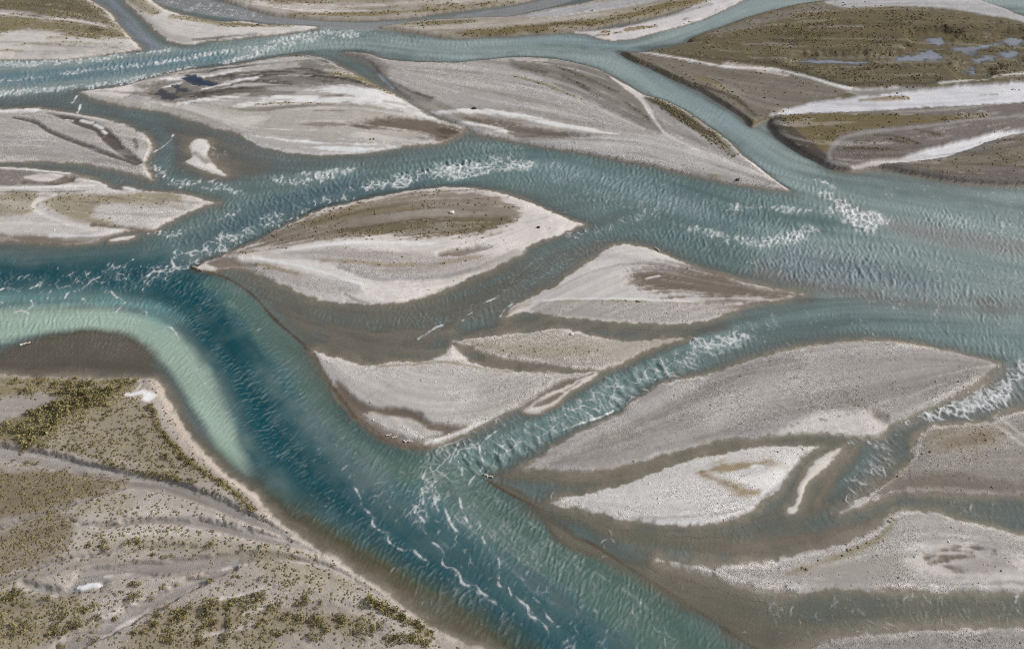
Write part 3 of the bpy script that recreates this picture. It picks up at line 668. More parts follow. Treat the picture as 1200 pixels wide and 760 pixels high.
# ribbons of silt and sand laid down along the flow
RIB = {KEYS[k]: v for k, v in dict(K1=1.5, K2=.8, L1=.6, L2=.8, M=.7, N=.6, O=.8, P=.7, Q=.5, B=.5, E=.35, F=.35, H=.3, J=.35, I=.25, C=.2, D=.15, G=.15, R=.35, R3=.7, A=.3).items()}
ribm = np.zeros((NY, NX), np.float32)
for k_, v_ in RIB.items(): ribm[OWNER == k_] = v_
ribm *= sstep(LAND / 1.2)
hi_ = sstep((STREAKR + 1.2 * N12 - .8) / .5) * np.clip(ribm * .6, 0, .9)
lo_ = sstep((-STREAKR + 1.2 * np.roll(N12, 200, 1) - .7) / .5) * np.clip(ribm * .6, 0, .9)
COL = COL * (1 - hi_[..., None]) + (COL * .45 + lin((206, 200, 194)) * .55) * hi_[..., None]
COL = COL * (1 - lo_[..., None]) + COL * np.array((.58, .56, .53), np.float32) * lo_[..., None]
GRAIN *= 1 - .6 * hi_
fl_ = sstep((STREAK - 1.3) / .5) * np.clip(ribm, 0, 1) * .45
COL = COL * (1 - fl_[..., None]) + lin((212, 206, 200)) * fl_[..., None]
fl_ = sstep((-STREAK - 1.3) / .5) * np.clip(ribm, 0, 1) * .35
COL = COL * (1 - fl_[..., None]) + COL * .62 * fl_[..., None]
GRAIN *= np.clip(.75 + 1.1 * N12 + .7 * N4 + .12 * STREAKR, .2, 1.15)
# ponds carved into the bars
POND = np.zeros((NY, NX), np.int16)
POND_SHAPES = [
 ('small dark pool, lowest of the three on the streaked silt bar', [(183,108),(188,104),(196,109),(206,113),(210,116),(203,117),(192,116),(186,112)], 'K1'),
 ('narrow dark pool, middle one of three on the streaked silt bar', [(199,101),(208,99),(217,103),(224,109),(216,109),(205,106)], 'K1'),
 ('deep blue pool, highest of the three on the streaked silt bar', [(213,93),(221,88),(231,89),(242,94),(256,98),(250,101),(237,101),(225,98)], 'K1'),
 ('long thin pond farthest left on the olive scrub bar', [(938,73),(965,70),(1000,71),(1016,74),(985,76),(955,74)], 'R'),
 ('wide blue pond in the middle of the olive scrub bar', [(1034,73),(1052,68),(1068,65),(1080,59),(1092,58),(1106,66),(1100,71),(1078,72.5),(1050,72)], 'R'),
 ('small angular blue pond farthest up the olive scrub bar', [(1077,46),(1106,43),(1108,50),(1104,55),(1094,53),(1085,49)], 'R'),
 ('long forked blue pond running to the right on the scrub bar', [(1116,57),(1140,53),(1165,51),(1178,48),(1172,54),(1145,59),(1140,66),(1128,62)], 'R'),
 ('small blue pond near the right edge above the forked one', [(1179,46),(1192,44),(1199,49),(1193,54),(1183,53)], 'R'),
 ('lobed blue pond lower right of the forked pond', [(1138,71),(1158,65),(1176,67),(1160,72),(1146,75)], 'R'),
 ('small round blue pond by the right edge of the picture', [(1176,62),(1193,60),(1190,67),(1178,70)], 'R'),
 ('smallest triangular blue pond low on the scrub bar', [(1132,88),(1136,82),(1141,79),(1148,88),(1140,90)], 'R'),
]
for i, (lb, shp, own) in enumerate(POND_SHAPES, 1):
    sl_, sd, win = poly_sd(shp, 7.0, 6)
    sd = sd + N1[sl_] * 1.4 + N4[sl_] * (2.0 if own == 'R' else 1.2) + STREAK[sl_] * .25
    POND[sl_][(sd > -1.0)] = i
    bw = 6.0
    LOW[sl_] = np.maximum(LOW[sl_], sstep((sd + bw) / bw))
    ZL[sl_] = np.where(sd > -bw, ZL[sl_] * sstep(-(sd) / bw) - .35 * sstep((sd + .1) / 1.0), ZL[sl_])
    VEG[sl_] *= (sd < -.2)
    m = sstep((sd + .2) / .4)[..., None]
    COL[sl_] = COL[sl_] * (1 - m) + lin((84, 80, 84)) * m

# ------------------------------------------------------------------ water: depth, colour, roughness of the surface, foam
DEP = np.full((NY, NX), 0.7, np.float32)
WCOL = np.zeros((NY, NX, 3), np.float32); WCOL[:] = lin((98, 124, 124))
AMP = np.full((NY, NX), 0.030, np.float32)
LAM = np.full((NY, NX), 1.3, np.float32)
FRINGE = np.full((NY, NX), 5.5, np.float32)

def water(shape, soft, dep=None, col=None, amp=None, lam=None, fr=None, a=1.0, r=None):
    sl_, sd, win = poly_sd(shape, soft + 1, 5) if r is None else stroke_sd(shape, r, soft + 1)
    sd = sd + (N4[sl_] * 1.2 + STREAKW[sl_] * .45 + STREAKR[sl_] * .2) * min(soft * .5, 3.0)
    m = sstep(sd / soft * .5 + .5) * a
    if dep is not None: DEP[sl_] = DEP[sl_] * (1 - m) + dep * m
    if col is not None: WCOL[sl_] = WCOL[sl_] * (1 - m[..., None]) + lin(col) * m[..., None]
    if amp is not None: AMP[sl_] = AMP[sl_] * (1 - m) + amp * m
    if lam is not None: LAM[sl_] = LAM[sl_] * (1 - m) + lam * m
    if fr is not None: FRINGE[sl_] = FRINGE[sl_] * (1 - m) + fr * m

# top river and diagonal channel, sky reflection painted into the colour
water([(-170,62),(160,62),(350,40),(500,45),(640,45),(720,50),(860,0),(960,-60),(1330,-60),(1330,60),(1200,15),(1000,-2),(800,50),(740,65),(860,135),(900,150),(960,195),(930,225),(870,180),(760,108),(640,66),(540,72),(400,58),(240,76),(100,104),(-170,116)], 5, .9, (136,159,158), .035, 1.3, fr=2.5)
water([(-170,85),(0,92),(100,84),(250,66)], 3, 1.0, (84,128,140), .06, 1.5, r=9)
water([(620,45),(720,55),(790,100),(860,150),(910,200)], 3, 1.3, (124,150,155), r=[6,10,10,9,8])
# grey film channels at the top
water([(170,-5),(230,6),(300,18),(400,30),(480,29),(600,14),(660,-3)], 1.5, .25, (160,166,176), .01, r=[7,9,6,4,4,5,6], fr=1.5)
water([(95,-10),(130,8),(155,35),(175,56)], 2, .8, (120,134,148), .02, r=[6,8,9,9])
# left side channels
water([(-170,108),(0,112),(100,110),(200,135),(280,160),(330,185),(420,185),(480,178),(420,215),(300,225),(180,215),(60,197),(-170,196),(-170,192),(60,191),(170,205),(185,180),(160,150),(80,130),(-170,126)], 4, .7, (92,110,112), .02, 1.2)
water([(180,150),(220,150),(280,175),(310,200),(260,210),(225,200),(205,180)], 4, .14, (112,110,102), .012)
water([(140,120),(180,145),(195,175),(185,205)], 3, .9, (92,116,122), r=[8,10,10,7])
water([(180,195),(205,210),(260,222),(330,215),(400,205)], 3, .8, (92,122,122), .05, 1.4, r=[5,8,9,12,12])
# main braid
water([(200,300),(330,258),(450,222),(560,196),(640,190),(760,225),(900,262),(1000,280),(1330,330)], 8, 1.4, (82,118,120), .05, 1.5, r=[20,22,20,18,22,32,38,40,60])
water([(240,285),(330,245),(420,222),(500,212)], 4, 1.8, (58,98,108), .05, 1.4, r=[12,14,10,5])
water([(640,190),(720,215),(800,235)], 6, None, (98,128,132), r=10)
water([(620,235),(700,262),(780,255),(860,290),(940,320),(880,315),(800,290),(740,275),(680,280)], 4, 1.2, (80,112,114), .05)
# wide right reach, colour lightened to paint in the reflected sky
water([(900,205),(980,205),(1100,220),(1330,225),(1330,420),(1180,410),(1050,385),(950,330),(900,290),(940,270),(1020,270),(950,240)], 10, 1.1, (125,151,150), .05, 1.2)
water([(985,235),(1060,268),(1150,285),(1330,310)], 4, .35, (138,140,140), .03, r=[3,6,9,12], a=.75)
water([(900,320),(980,338),(1060,355),(1140,362),(1220,362)], 5, .28, (124,126,122), .05, 1.5, r=[6,8,9,7,4])
water([(930,305),(1010,315),(1080,330)], 5, 1.2, (104,124,136), .06, 1.8, r=12)
water([(840,395),(920,378),(1020,374),(1120,385),(1200,400),(1300,410)], 5, 1.1, (104,134,136), .045, 1.2, r=[8,12,14,14,14,14])
# green rapids between C and F
water([(850,395),(790,420),(720,458),(650,490),(590,520),(540,550)], 3, 1.2, (84,124,122), .13, 2.6, fr=3.0, r=[12,16,17,18,20,26])
# brown channels round D, E
water([(590,380),(640,376),(720,385),(800,388),(850,384)], 1.5, .2, (108,110,104), .01, r=[5,5,6,5,4])
water([(528,404),(560,418),(620,430),(690,436)], 1.2, .10, (120,110,98), .006, r=[5,6,5,2])
water([(700,290),(650,310),(600,345),(560,370)], 3, .5, (104,114,108), .05, 1.0, r=[8,14,14,12])
water([(600,385),(560,388),(530,400)], 1.2, .22, (98,102,98), .04, r=4)
# shelf between B and C
water([(236,318),(270,330),(300,347),(330,378),(366,411),(440,428),(500,422),(530,400),(600,386),(592,372),(560,385),(540,380),(600,335),(560,340),(480,372),(400,375),(330,350),(280,322)], 3, .16, (112,110,100), .012, 1.0)
water([(290,322),(340,348),(400,366),(470,366),(540,345),(600,318)], 3, .34, (100,106,97), .035, .9, r=[4,8,10,11,12,12])
# suspended silt greys the braids
lum = WCOL @ np.array((.3, .59, .11), np.float32)
WCOL = WCOL * .62 + lum[..., None] * .38 * np.array((.97, 1.01, 1.01), np.float32)
# big bend: deep blue
water([(-170,300),(0,306),(100,300),(190,298),(215,318),(250,345),(285,390),(310,440),(345,490),(400,540),(460,580),(480,540),(520,560),(560,600),(640,660),(740,740),(800,800),(700,830),(620,775),(540,730),(460,680),(400,630),(340,590),(300,540),(270,470),(235,410),(180,365),(100,345),(0,345),(-170,345)], 7, 2.6, (52,92,98), .05, 1.0)
water([(-170,322),(0,322),(100,318),(180,322),(230,350),(265,400),(295,460),(330,520),(390,580),(470,640),(560,700),(650,770)], 7, 3.4, (12,66,77), r=[12,14,16,20,24,24,22,22,26,28,30,30])
water([(-170,285),(0,287),(100,292),(180,286)], 5, 1.0, (88,112,112), .02, r=[8,8,7,8])
# halo under C
water([(345,405),(385,465),(425,510),(480,545),(540,560)], 4, .9, (84,108,98), .02, r=[6,9,12,14,14], a=.85)
water([(400,480),(430,512),(470,532),(500,535)], 2, 1.5, (44,84,92), r=3, a=.6)
water([(260,330),(300,365),(340,405)], 4, .8, (88,110,102), .02, r=[4,7,7], a=.8)
# milky tongue
water([(-170,368),(0,362),(70,358),(140,362),(195,382),(232,415),(255,450),(272,495),(284,536),(290,556),(281,552),(258,532),(235,495),(215,460),(195,430),(165,402),(120,388),(60,388),(0,398),(-170,402)], 1.4, 1.6, (150,171,158), .035, 1.1)
water([(0,352),(80,350),(150,356),(200,378)], 3, None, (112,150,148), r=[5,6,6,6], a=.6)
# brown shoal in the milky water and along the near bank
water([(-170,415),(0,412),(40,397),(75,390),(110,389),(150,398),(175,415),(192,437),(205,465),(225,497),(250,527),(285,560),(320,598),(300,590),(260,562),(215,512),(190,470),(178,444),(100,444),(-170,440)], 2.0, .28, (92,86,76), .03, .9, fr=3)
water([(300,575),(340,608),(400,648),(460,690),(530,735),(600,775)], 5, .9, (80,84,66), .02, 1.2, r=[10,14,19,21,23,25], fr=6)
water([(265,560),(330,606),(400,655),(470,705),(560,760)], 3, .42, (96,86,68), .015, r=[3,5,6,7,8], fr=5)
# pale green tongue and the sharp submerged lip
water([(545,560),(600,582),(660,612),(740,662),(820,715),(930,795),(800,800),(730,735),(670,690),(610,660),(560,620),(530,590)], 4, 1.3, (80,104,97), .05, 1.0)
water([(500,545),(540,560),(580,600)], 4, 1.2, (84,108,100), r=[10,14,10], a=.8)
water([(570,563),(625,592),(700,641),(780,691),(890,763),(960,815),(990,770),(930,715),(860,690),(790,664),(720,655),(660,640),(630,600),(610,575)], .8, .2, (108,104,92), .008, .9)
# lower right channels
water([(575,556),(640,560),(720,560),(800,535),(880,520),(960,516),(1000,520)], 1.5, .16, (110,106,90), .018, r=[5,8,9,6,5,5,5])
water([(620,590),(680,610),(760,628),(850,628),(930,608),(960,590)], 2.5, .24, (108,106,90), .022, 1., r=[6,8,10,12,14,8])
water([(820,650),(880,640),(940,632),(1000,620),(1030,605)], 2, .12, (122,112,100), .008, r=[6,10,12,10,7])
water([(950,600),(965,575),(985,545),(1000,530)], 1.5, .1, (118,108,96), .01, r=[8,10,9,7])
water([(925,545),(915,570),(930,580),(945,550),(960,530)], 1.5, .2, (100,104,100), r=4)
water([(980,590),(1010,570),(1040,540),(1060,510)], 2, .35, (104,110,106), .08, 1.6, r=[9,11,12,9])
water([(1330,606),(1200,602),(1120,592),(1050,590),(1000,604),(920,612),(860,622)], 2, .4, (100,114,112), .05, 1.1, r=[10,11,9,7,6,7,6])
water([(1330,714),(1200,714),(1080,712),(960,715),(860,712),(780,690)], 4, .36, (100,106,94), .035, 1.1, r=[14,16,15,18,18,9])
water([(700,640),(780,680),(860,730),(920,770)], 3, .22, (102,100,88), .008, r=[7,12,18,20])
water([(1050,500),(1100,480),(1150,465),(1200,445),(1280,440)], 1.5, .5, (120,128,130), .1, 1.5, r=[8,11,16,19,20])
water([(1120,468),(1160,445),(1172,432)], 1., .12, (140,136,132), r=[3,7,3])
# ponds; those on the scrub bar have reflected sky painted into their colour
for i, (lb, shp, own) in enumerate(POND_SHAPES, 1):
    c_ = (44, 66, 96) if own == 'K1' else (160, 165, 180)
    if i < 3: c_ = (84, 82, 92)
    water(shp, 1.0, .5, c_, .0, fr=.5)

for pts in ([(240,317),(262,324),(285,337),(303,352),(322,374),(345,394),(368,414)], [(568,561),(600,580),(625,592),(700,641),(780,691),(890,763),(940,798)], [(368,414),(385,446),(402,470),(424,496),(450,514),(482,524),(504,524)]):
    water(pts, .35, .06, (96,80,64), r=.7)
    put((96,78,60), pts, .4, .8, r=.8, landonly=False, low=0)
shore = np.clip(-LAND, 0, None)
deep_f = sstep(shore / FRINGE) * .85 + .15 * sstep(shore / (FRINGE * .35))
POOLD = np.where(POND > 0, .35, 0)
ZB = -(DEP * deep_f + .02 * np.clip(shore, 0, 1)) + N4 * .05 * np.clip(shore, 0, 1)
ripple = STREAK * .012 * np.clip(1 - VEG, 0, 1) + N4 * .09 + N12 * .12 + N1 * .02
HLOW = ZL * (1 - LOW) + LOW * .05
Z = np.where(LAND > 0, np.where(ZL > 0, np.maximum(HLOW + ripple * np.clip(ZL * 1.5, 0, 1) * (1 - .8 * LOW), .015), ZL), ZB).astype(np.float32)
Z = np.where((POND > 0) & (ZL < 0), ZL, Z)
DEPTH = np.clip(-Z, 0, None)
ALPHA = 1 - np.exp(-2.3 * DEPTH)
# wider spread between pale sand and dark silt
lf = (LAND > 0)[..., None]
COL = np.where(lf, .36 * (np.clip(COL, .01, 1) / .36)**1.13, COL).clip(0, .72)
# ground tone: streaks on the bars, wet rim by the water
tone = 1 + STREAK * .05 + STREAKR * .04 * (LAND < 0) + N12 * .12 + N4 * .10
COL *= tone[..., None].clip(.6, 1.4) * np.array((.96, .99, 1.03), np.float32)
# wet belt by the water line, uneven
belt = sstep(1 - np.clip(LAND, 0, None) / np.clip(.35 + 1.2 * (N4 + .3), .1, 1.5)) * (LAND > 0) * np.clip(.25 + N12, 0, .5)
COL = COL * (1 - belt[..., None]) + lin((126, 115, 103)) * belt[..., None]
rim = sstep(1 - np.abs(LAND - .02) / .2) * .10
COL *= (1 - rim)[..., None]
WCOL *= (1 + STREAKW * .05 + STREAK * .045 + STREAKR * .055 + N12 * .08)[..., None].clip(.75, 1.3)
print('water', round(time.time() - T0, 1))

# ---- waves: oriented wave packets splatted along the flow
def waves(n, lamf, spread, cross, seed):
    """wave packets oriented along the flow; returns a unit-variance height field"""
    r = np.random.default_rng(seed)
    x = r.random(n) * (NX - 80) + 40; y = r.random(n) * (NY - 80) + 40
    xi, yi = x.astype(int), y.astype(int)
    keep = (DEPTH[yi, xi] > .02) & (POND[yi, xi] == 0) & (np.abs(x * RES + X0) < .8 * ((y * RES + Y0) * CP + H * SP))
    x, y, xi, yi = x[keep], y[keep], xi[keep], yi[keep]
    lam = lamf(xi, yi) * r.uniform(.75, 1.3, len(x)); amp = r.uniform(.4, 1.0, len(x))
    th = THETA[yi, xi] + r.normal(0, spread, len(x)) + np.where(r.random(len(x)) < .5, cross, -cross)
    c, s_ = np.cos(th), np.sin(th)
    ph = r.uniform(-1.2, 1.2, len(x))
    Hh = np.zeros(NX * NY, np.float64)
    for (lo, hi, rad) in ((0, .85, 7), (.85, 1.25, 10), (1.25, 1.9, 15), (1.9, 9, 24)):
        k = (lam >= lo) & (lam < hi)
        if not k.any(): continue
        X_, Y_, C_, S_, L, A_, P_, I_, J_ = x[k], y[k], c[k], s_[k], lam[k], amp[k], ph[k], xi[k], yi[k]
        for dj in range(-rad, rad + 1):
            for di in range(-rad, rad + 1):
                if di * di + dj * dj > rad * rad: continue
                px = (I_ + di + .5 - X_) * RES; py = (J_ + dj + .5 - Y_) * RES
                u = px * C_ + py * S_; v = -px * S_ + py * C_
                g = A_ * np.exp(-(u / (.62 * L))**2 - (v / (1.45 * L))**2) * np.cos(6.283 * (u - .10 * v * v / L) / L + P_)
                np.add.at(Hh, (J_ + dj) * NX + I_ + di, g)
    Hh = Hh.reshape(NY, NX).astype(np.float32)
    return Hh / (Hh[DEPTH > .1].std() + 1e-6)

YY = (np.arange(NY) * RES + Y0)
def lam_fine(xi, yi):
    y = YY[yi]
    return .66 + .55 * np.clip((y - 60) / 180, 0, 1)
WV = waves(70000, lambda xi, yi: LAM[yi, xi], .10, .26, 21)
WF = waves(240000, lam_fine, .13, .30, 22)
print('waves', round(time.time() - T0, 1))

# ---- foam
FOAM = np.zeros((NY, NX), np.float32)
FID = np.zeros((NY, NX), np.int16)
FOAMLAB = {}

def fzone(fid, shape, r, t0, t1, a=1.0, soft=1.5, amp=None, haze=.0):
    """white water on the wave crests above t0..t1 inside a stroke"""
    sl_, sd, win = stroke_sd(shape, r, soft + 1)
    sd = sd + N4[sl_] * 2 * soft
    m = sstep(sd / soft * .5 + .5)
    wv = WV[sl_] + .9 * N1[sl_] + .5 * N4[sl_] + .15 * STREAK[sl_]
    f = np.clip((wv - t0 + .6 - (1 - m) * 2.0) / (t1 - t0 + 1.2), 0, 1)**1.3 * m * a
    f = np.maximum(f, haze * m * sstep(.5 + .8 * N1[sl_] + .2 * STREAK[sl_] + .3 * WV[sl_]))
    up = f > FOAM[sl_]
    FOAM[sl_] = np.where(up, f, FOAM[sl_])
    FID[sl_] = np.where(m > .02, fid, FID[sl_])
    if amp: AMP[sl_] = np.maximum(AMP[sl_], amp * m)

def fnet(fid, shape, r, cell, ang, an=1.6, thick=.11, a=.9, soft=2., brk=.1, tint=0):
    """net of broken crest lines: edges of stretched cells"""
    sl_, sd, win = stroke_sd(shape, r, soft + 1)
    i0, i1, j0, j1 = win
    m = sstep((sd + N4[sl_] * 2) / soft * .5 + .5)
    gx = (np.arange(i0, i1) + .5) * RES; gy = (np.arange(j0, j1) + .5) * RES
    Xg, Yg = np.meshgrid(gx, gy)
    Xg = Xg + .55 * N4[sl_] * cell + .45 * N1[sl_]; Yg = Yg + .55 * np.roll(N4, 40, 0)[sl_] * cell + .45 * np.roll(N1, 30, 1)[sl_]
    c, s = math.cos(ang), math.sin(ang)
    U = (Xg * c + Yg * s) / cell; Vv = (-Xg * s + Yg * c) / (cell * an)
    iu, iv = np.floor(U).astype(int), np.floor(Vv).astype(int)
    F1 = np.full(U.shape, 9.); F2 = F1.copy()
    for a_ in (-1, 0, 1):
        for b_ in (-1, 0, 1):
            ju, jv = iu + a_, iv + b_
            h1 = np.sin(ju * 127.1 + jv * 311.7 + fid) * 43758.5453; h2 = np.sin(ju * 269.5 + jv * 183.3 + fid) * 43758.5453
            d = np.hypot(ju + (h1 - np.floor(h1)) - U, jv + (h2 - np.floor(h2)) - Vv)
            F2 = np.where(d < F1, F1, np.minimum(F2, d)); F1 = np.minimum(F1, d)
    e = F2 - F1
    th = thick * np.clip(1 + .9 * N4[sl_] + 1.1 * N1[sl_], .25, 1.8) - brk * sstep((N12[sl_] + .7 * N4[sl_] + .6 * N1[sl_]) * 4)
    f = sstep(1 - e / np.maximum(th, 1e-3)) * m * a * (th > 0.01)
    FOAM[sl_] = np.maximum(FOAM[sl_], f)
    FID[sl_] = np.where(m > .02, fid, FID[sl_])
    # the water heaps up towards the edges of the cells
    WV[sl_] = WV[sl_] * (1 - .6 * m) + m * .6 * 2.2 * (np.exp(-(e / .22)**2) - .3)

def farc(fid, shape, r, dens, ln, w, a=.7, curv=.12, spread=.35, soft=1.5, rise=.0, turn=0.0):
    """short curved crests of broken water standing across the flow"""
    sl_, sd, win = stroke_sd(shape, r, soft + 1)
    m = sstep((sd + N4[sl_] * 1.5 * soft) / soft * .5 + .5)
    i0, i1, j0, j1 = win
    area = (i1 - i0) * (j1 - j0) * RES * RES
    n = int(area * dens * 1.9)
    rr = np.random.default_rng(fid * 97 + int(shape[0][0]) + 1000)
    x = i0 + rr.random(n) * (i1 - i0 - 1); y = j0 + rr.random(n) * (j1 - j0 - 1)
    xi, yi = x.astype(int), y.astype(int)
    k = (rr.random(n) < m[yi - j0, xi - i0] * np.clip(.8 + 1.4 * N4[yi, xi], .1, 1.3)) & (DEPTH[yi, xi] > .03)
    x, y, xi, yi = x[k], y[k], xi[k], yi[k]
    n = len(x)
    if n == 0: return
    th = THETA[yi, xi] + rr.normal(0, spread, n) + turn
    c, s_ = np.cos(th), np.sin(th)
    L = .52 * ln * rr.lognormal(0, .4, n); W = .72 * w * rr.uniform(.6, 1.4, n); A_ = a * rr.uniform(.25, 1.1, n)
    cv = 2.2 * curv * rr.normal(1, .7, n); wob = rr.uniform(0, 6.28, n)
    R_ = int(ln * 1.2 / RES) + 1
    FR, FI = FOAM.ravel(), FID.ravel()
    for dj in range(-R_, R_ + 1):
        for di in range(-R_, R_ + 1):
            if di * di + dj * dj > R_ * R_: continue
            px = (xi + di + .5 - x) * RES; py = (yi + dj + .5 - y) * RES
            u = px * c + py * s_; v = -px * s_ + py * c
            d = u - cv * v * v - .10 * np.sin(v * 5.0 / ln + wob) * ln * .4
            # sharp on the breaking face, trailing off behind
            g = A_ * np.exp(-(d / np.where(d > 0, W, W * 2.2))**2) * np.exp(-(v / L)**2)
            q = g > .03
            if not q.any(): continue
            jj = np.clip(yi[q] + dj, 0, NY - 1); ii = np.clip(xi[q] + di, 0, NX - 1)
            np.maximum.at(FR, jj * NX + ii, g[q])
    FID[sl_] = np.where((m > .01) | (sd > -2), fid, FID[sl_])
    if rise: AMP[sl_] = np.maximum(AMP[sl_], rise * m)

def fline(fid, shape, r=.6, a=.9, wob=.5, soft=.22, brk=-.9):
    """one crest line of foam"""
    sl_, sd, win = stroke_sd(shape, r, 3)
    sd = sd + .05 + N1[sl_] * wob * .45 + N4[sl_] * .10 + FINE[sl_] * .14
    f = sstep(sd / soft * .5 + .5) * a * sstep((N4[sl_] + .5 * N1[sl_] - brk * .5) * 6)
    f *= .5 + .5 * sstep(.5 + 1.7 * N1[sl_] + .9 * FINE[sl_])
    halo = sstep((sd + .8) / .9) * .16 * sstep(.5 + STREAK[sl_] * .4 + N1[sl_])
    f = np.maximum(f, halo)
    FOAM[sl_] = np.maximum(FOAM[sl_], f)
    FID[sl_] = np.where(sd > -1.3, fid, FID[sl_])

FOAMLAB = {
 1: 'long white wave trains along the shallow reach at the top left',
 2: 'large white rapid above the leaf shaped bar in midstream',
 3: 'short white riffle left of the large midstream rapid',
 4: 'lacy foam sweeping past the left tip of the leaf shaped bar',
 5: 'broken foam crests over the dark blue pool at the left edge',
 6: 'bright white rapid where the channels meet at the upper right',
 7: 'small white crests off the right tip of the slim speckled bar',
 8: 'netted foam crests on the green rapids between the two large bars',
 9: 'netted foam where the green rapids enter the deep blue bend',
 10: 'long scalloped foam lines across the deep blue channel at the bottom',
 11: 'white tumbling rapid above the brown speckled bar at the right edge',
 12: 'line of foam flecks curving round the left side channels',
 13: 'pale foam streaks on the wide grey green reach at the right',
 14: 'thin foam threads on the milky green tongue of water',
 15: 'small foam crests off the right tip of the leaf shaped bar',
 16: 'foam streaks on the small channel at the bottom right',
}
# 1 top left trains
for shp, r_, dn in (([(-60,74),(40,75),(110,69),(165,63),(200,59)], [3,3.5,3.5,2,1], 1.3), ([(-60,99),(0,95),(60,89),(120,81),(190,73),(250,63),(300,55)], [1.2,1.6,1.8,1.8,2,2.2,2.5], .9),
                    ([(-60,116),(0,111),(40,106),(110,101),(150,95),(190,86),(230,77)], [3,3.5,3,2.5,3,2.5,1.5], 1.5), ([(245,79),(270,72),(300,64)], [1.5,2.5,2], 1.5)):
    farc(1, shp, r_, dn, .9, .22, .95, .15, .45, .7, .09)
    fzone(1, shp, [v * .8 for v in r_], .6, 1.8, a=.7, soft=.8, haze=.16)
farc(1, [(300,58),(330,52),(360,44),(395,40),(425,42)], [4,5.5,6,5,2], 1.1, 1.2, .22, .95, .12, .4, 1.0, .10)
fzone(1, [(300,58),(330,52),(360,44),(395,40)], [3,4,4,3], .9, 1.9, a=.7, soft=1, haze=.06)
farc(1, [(200,68),(320,52),(420,48),(520,58),(640,55)], 9, .12, 1.2, .16, .35, .12, .4, 2.0)
# 2, 3: breaking scales
farc(2, [(325,265),(370,242),(420,224),(470,210)], [3,4,6,8], .35, 1.2, .18, .75, .14, .4, 1.2, .10)
farc(2, [(440,218),(470,209),(530,199),(590,193),(625,192)], [4,9,10,9,5], .45, 1.5, .20, .85, .16, .35, 1.2, .20)
fnet(2, [(430,221),(500,206),(560,198),(622,192)], [4,8,9,5], 1.9, math.radians(12), 1.3, .24, .95, soft=1.2, brk=.02)
fnet(2, [(480,208),(540,200),(590,195),(618,192)], [3,6,7,4], 1.1, math.radians(20), 1.3, .26, .6, soft=1.2, brk=.1)
fzone(2, [(520,202),(570,197),(612,192)], [4,5,4], 1.0, 2.4, a=.7, soft=1.2, haze=.12)
farc(2, [(600,185),(660,203),(720,228),(780,240)], [7,10,12,8], .30, 1.1, .14, .45, .12, .5, 2.0)
farc(2, [(560,178),(620,178),(660,185)], [4,5,4], .3, .9, .14, .5, .12, .4, 1.5)
farc(3, [(318,212),(345,210),(375,207),(410,200)], [3,6,5,3], .8, 1.2, .22, .9, .15, .5, 1., .12)
fzone(3, [(335,210),(370,207)], [4,4], .9, 1.9, a=.8, soft=1.0, haze=.10)
# 4, 5
fnet(4, [(190,318),(220,300),(255,286),(290,270),(320,256)], [5,9,9,8,5], 2.9, math.radians(35), 1.5, .13, .75, brk=.06)
farc(4, [(200,312),(225,300),(255,286),(295,269),(325,252)], [6,9,9,7,4], .40, 1.3, .18, .9, .16, .6, 1.5, .13)
fzone(4, [(225,298),(262,283),(292,270)], [4,5,4], 1.0, 2.0, a=.8, soft=1.2, haze=.05)
farc(4, [(215,300),(270,268),(330,240),(420,212)], 10, .12, 1.1, .12, .45, .12, .5, 2.0)
farc(5, [(-60,338),(0,336),(60,332),(120,324),(190,318)], [8,12,14,14,12], .07, 1.5, .15, .75, .2, .6, 2.0)
for pts in ([(0,340),(8,337),(17,340)], [(0,354),(8,357),(14,359)], [(18,366),(26,364),(33,368),(31,373)], [(28,352),(36,352),(38,358),(33,362)], [(35,338),(40,336),(46,334)],
            [(54,353),(57,346),(60,340)], [(76,349),(80,343),(88,341)], [(97,350),(101,354),(98,362)], [(102,334),(108,328),(116,325),(124,317)], [(132,318),(134,313),(140,312)],
            [(146,313),(150,307),(156,304)], [(130,341),(136,348),(144,352)], [(132,370),(140,361),(147,354)], [(168,336),(171,326),(180,318)], [(145,330),(149,326),(146,322),(138,321)], [(162,369),(170,364),(172,370)]):
    fline(5, pts, .35, .85, wob=.45)
fnet(5, [(-60,340),(0,338),(60,333),(120,325),(185,318)], [6,9,11,11,9], 3.4, math.radians(10), 1.3, .055, .5, brk=.05)
# 6 upper right
farc(6, [(968,228),(985,241),(1000,252),(1015,262),(1035,254)], [4,10,12,10,6], .45, 1.5, .22, .9, .16, .8, 1.2, .24)
fnet(6, [(972,230),(990,244),(1010,258),(1032,254)], [4,8,9,6], 2.1, math.radians(-35), 1.3, .30, .95, soft=1.2, brk=.02)
fnet(6, [(985,242),(1005,256),(1030,252)], [5,7,5], 1.1, math.radians(-20), 1.3, .28, .7, soft=1.2, brk=.08)
fzone(6, [(985,242),(1005,256),(1030,252)], [6,8,6], .7, 2.0, a=.9, soft=1.5, haze=.22)
farc(6, [(903,280),(925,276),(945,271),(964,272)], [4,6,6,3], .6, 1.2, .18, .85, .16, .6, 1., .16)
fnet(6, [(905,280),(925,276),(962,272)], [3,5,3], 1.6, math.radians(20), 1.3, .26, .9, soft=1., brk=.04)
fzone(6, [(915,278),(945,272)], [4,4], .9, 2.2, a=.7, soft=1., haze=.1)
farc(6, [(855,243),(900,243),(940,246),(968,250)], [1.5,2.5,3,3], 1.0, .9, .25, .7, .1, .6, .8, .07)
fzone(6, [(860,243),(900,243),(940,246),(965,250)], [1.5,2.5,3,3], .6, 1.8, a=.6, soft=1, haze=.34)
farc(6, [(800,266),(830,271),(865,281),(905,286)], [2,3,3.5,2.5], .7, 1.3, .2, .85, .2, .5, .8, .10)
